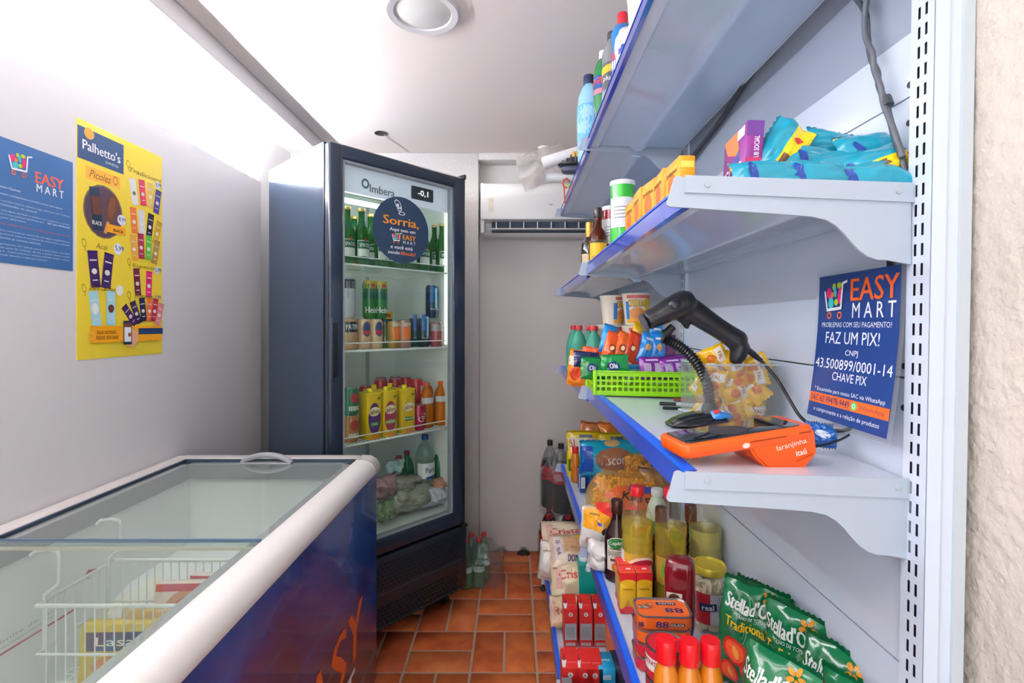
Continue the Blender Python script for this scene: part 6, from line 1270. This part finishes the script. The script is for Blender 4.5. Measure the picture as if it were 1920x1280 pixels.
def ml(cap):
    def d(D, S, w, dd, h):
        f, t_ = S['f'], S['t']; D.rect(f, 0, h * .40, w * .86, h * .44, '#a8acae'); [D.rect(f, 0, h * (.24 + .028 * k), w * .66, h * .008, '#6a6e74') for k in range(11)]; D.rect(f, 0, h * .065, w * .7, h * .08, '#d8cfd0'); [D.rect(f, w * (-.28 + .07 * k), h * .065, w * .025, h * .07, '#5a2a30') for k in range(9)]
        D.ell(f, 0, h * .86, w * .16, w * .16, '#e8e4e4', 0, 18); D.text(f, 'A', 0, h * .86, w * .18, '#3a3a40', .03)
        TS = lambda x, y, off: V((x, y, h + (.016 * (y + dd / 2) / dd) + off + .0005)); D.rect(TS, w * .12, 0, w * .55, dd * .45, '#ecdedd'); D.poly(TS, [(-w * .49, -dd * .45), (-w * .3, -dd * .45), (-w * .15, 0), (-w * .3, dd * .45), (-w * .49, dd * .45)], '#f0eeee'); D.text(TS, 'Leite', -w * .34, 0, w * .16, '#2c2c34', .04, dd * .3, PI / 2)
    return d
m0 = None
redc = '#cf2a24'
for i, px in enumerate([1070, 1099, 1126]):
    p = on(px, 1212, kb, 1); p.x -= .0; tx = 'tall red and white milk carton, %s from the aisle in the standing row' % ORD[i]
    if m0 is None: m0 = carton('milk_carton', tx, 'carton', (p.x, p.y + .04, zsh(kb, p.x)), .050, .080, .140, redc, ml(0), group='red milk cartons on the base shelf', gable=(.016, 0))
    else: dup(m0, (p.x, p.y + .04, zsh(kb, p.x)), tx)
tc_ = carton('milk_carton', 'teal milk carton with a white screw cap behind the red ones', 'carton', (.300, 2.08, zsh(kb, .30)), .075, .085, .235, '#0f9a8c', lambda D, S, w, d, h: (D.ell(S['f'], 0, h * .94, .012, .012, '#e6f0ee'), D.rect(S['r'], 0, h * .6, d * .6, h * .5, '#e6f0ee')), group=GBS, gable=(.004, 0))
MB().lathe([(.020, .236), (.021, .242), (.021, .252), (.018, .255), (.001, .255)], 22, M=Matrix.Translation((-.012, .005, 0)), cap=False).build('cap', C('#eef0ee', .35), tc_)
for i, (px, c, tx) in enumerate([(1067, redc, 'red milk carton in the nearer row, first from the aisle'), (1094, redc, 'red milk carton in the nearer row, second from the aisle'), (1112, redc, 'red milk carton in the nearer row squeezed beside the blue one')]):
    a = (px - CX) / F; Y = 1.60; dup(m0, (a * Y, Y, zsh(kb, a * Y)), tx)
carton('milk_carton', 'sky blue carton in the nearer row beside the red ones', 'carton', sp(kb, 1134, Y=1.60), .052, .080, .145, '#189ac8', lambda D, S, w, d, h: (D.text(S['t'], 'leite', 0, 0, .012, '#e6f2f8', .03, w * .6), D.rect(S['f'], 0, h * .8, w * .5, h * .1, '#bfe0ee')), group=GBS)
carton('milk_carton', 'dark navy carton beside the sky blue one', 'carton', sp(kb, 1160, Y=1.62), .045, .080, .140, '#262238', None, group=GBS)
carton('milk_carton', 'orange edged carton behind the tall red row', 'carton', sp(kb, 1148, Y=1.86), .04, .08, .165, '#e8723a', None, group=GBS)
def filt(D, S, w, d, h):
    T, f = S['t'], S['f']
    for s_, hh in ((T, d), (f, h)):
        oy = 0 if s_ is T else h / 2
        D.rect(s_, 0, oy - hh * .18, w * .99, hh * .60, '#c8641c'); D.rect(s_, -w * .32, oy - hh * .18, w * .34, hh * .60, '#7a1420'); D.ell(s_, w * .12, oy - hh * .34, w * .14, hh * .20, '#a02a1c')
    D.text(T, 'FILTRO DE PAPEL', -w * .12, d * .32, d * .14, '#f2e6e0', .04, w * .36); D.text(T, '103', w * .25, d * .32, d * .24, '#f8f0ea', .10, w * .22); D.ell(T, -w * .40, d * .32, w * .05, w * .05, '#f2e6e0', 0, 18)
carton('filter_box', 'red and orange coffee filter box lying nearest on the base shelf', 'box', sp(kb, 1123, Y=1.47) , .165, .085, .130, '#c2202c', filt, group=GBS)
carton('grey_carton', 'grey carton beside the coffee filter box at the aisle edge', 'box', sp(kb, 1058, Y=1.50) + V((.012, 0, 0)), .03, .10, .12, '#8e9296', None, group=GBS)
# ---------------------------------------------------------------- cola packs past the end of the rack
cola = mat('cola_dark', '#120708', .06, coat=.8); colac = clear('pet_cola', '#e0e2e2', 1.4, .04, haze=.1, hazecol='#9a9a9a'); c0 = None
GC = 'cola bottles packed at the end of the rack'
def cl_(D, S): D.rect(S, 0, .205, .30, .075, '#c01824', n=28); D.text(S, 'Cola', -.02, .205, .045, '#3a0a10', .02, .08)
CP = pet(.375, .054, .015, .58)
spots = [(.262, 2.83, .345, 'upper cola bottle with black cap nearest the rack end'), (.205, 2.91, .345, 'upper cola bottle behind the nearest, toward the aisle'), (.372, 2.85, .345, 'upper cola bottle toward the wall'),
         (.190, 2.80, 0, 'lower cola bottle at the aisle side of the stacked packs'), (.300, 2.79, 0, 'lower cola bottle in the middle of the front row'), (.200, 2.91, 0, 'lower cola bottle in the back row, aisle side'), (.310, 2.90, 0, 'lower cola bottle in the back row, wall side'), (.41, 2.80, 0, 'lower cola bottle nearest the wall')]
for i, (x, y, z, tx) in enumerate(spots):
    if z == 0:
        if i == 3: c1 = bottle('cola_bottle', tx, 'bottle', (x, y, 0), [(r, q * .90) for r, q in CP], cola, (.318, .34), .0165, C('#b01824', .35), None, cl_, 0, GC)
        else: dup(c1, (x, y, 0), tx)
    elif c0 is None: c0 = bottle('cola_bottle', tx, 'bottle', (x, y, z), CP, colac, (.355, .385), .0165, C('#1b1c20', .35), (cola, .275), cl_, 0, GC)
    else: dup(c0, (x, y, z), tx)
pk = clear('shrink_wrap', '#e9ecee', 1.4, .08, haze=.08, hazecol='#c9ced2')
b = MB()
def wrapm_(x0, x1, y0, y1, z0, z1, sd):
    n, m_ = 28, 12; vs = []
    for j in range(m_ + 1):
        v = j / m_; s_ = 1 - .55 * max(0, v - .62) / .38 if True else 1
        for i in range(n):
            a = 2 * PI * i / n; c, s = math.cos(a), math.sin(a); q = (abs(c) ** 4 + abs(s) ** 4) ** -.25; k_ = 1 + .05 * noise.noise(V((c * 3, s * 3, v * 6 + sd)))
            vs.append(((x0 + x1) / 2 + (x1 - x0) / 2 * c * q * s_ * k_, (y0 + y1) / 2 + (y1 - y0) / 2 * s * q * s_ * k_, z0 + (z1 - z0) * v))
    return vs, [(j * n + i, j * n + (i + 1) % n, (j + 1) * n + (i + 1) % n, (j + 1) * n + i) for j in range(m_) for i in range(n)]
for (nm, lb, a_) in [('shrink_wrap', 'clear shrink wrap around the upper cola bottles', (.145, .435, 2.765, 2.985, .345, .69, 1)), ('shrink_wrap', 'clear shrink wrap around the lower cola bottles', (.13, .47, 2.74, 2.975, .005, .33, 5)), ('shrink_wrap', 'clear shrink wrap around the green-tinted water bottles by the fridge', (-.285, -.06, 2.655, 2.85, .003, .215, 9))]:
    vs, fs = wrapm_(*a_); t = thing(nm, lb, 'packaging', ((a_[0] + a_[1]) / 2, (a_[2] + a_[3]) / 2, a_[4])); MB().add(vs, fs, 0, True, Matrix.Translation(-t.location)).build('film', pk, t)
# small dark rag by the skirting
t = thing('dark_rag', 'small dark scrap lying on the floor at the foot of the niche wall', 'rag', (-.0 + .055, 3.06, .0)); vs = []
b = MB(); n = 14
for j in range(6):
    for i in range(n): a = 2 * PI * i / n; r_ = (.030 * (1 - (j / 5) ** 2) ** .5 + .001) * (1 + .3 * noise.noise(V((math.cos(a) * 2, math.sin(a) * 2, j)))); vs.append((r_ * math.cos(a) * 1.3, r_ * math.sin(a) * .8, .022 * j / 5))
b.add(vs, [(j * n + i, j * n + (i + 1) % n, (j + 1) * n + (i + 1) % n, (j + 1) * n + i) for j in range(5) for i in range(n)] + [tuple(range(5 * n, 6 * n))], 0, True); b.build('cloth', C('#2a2624', .9), t)
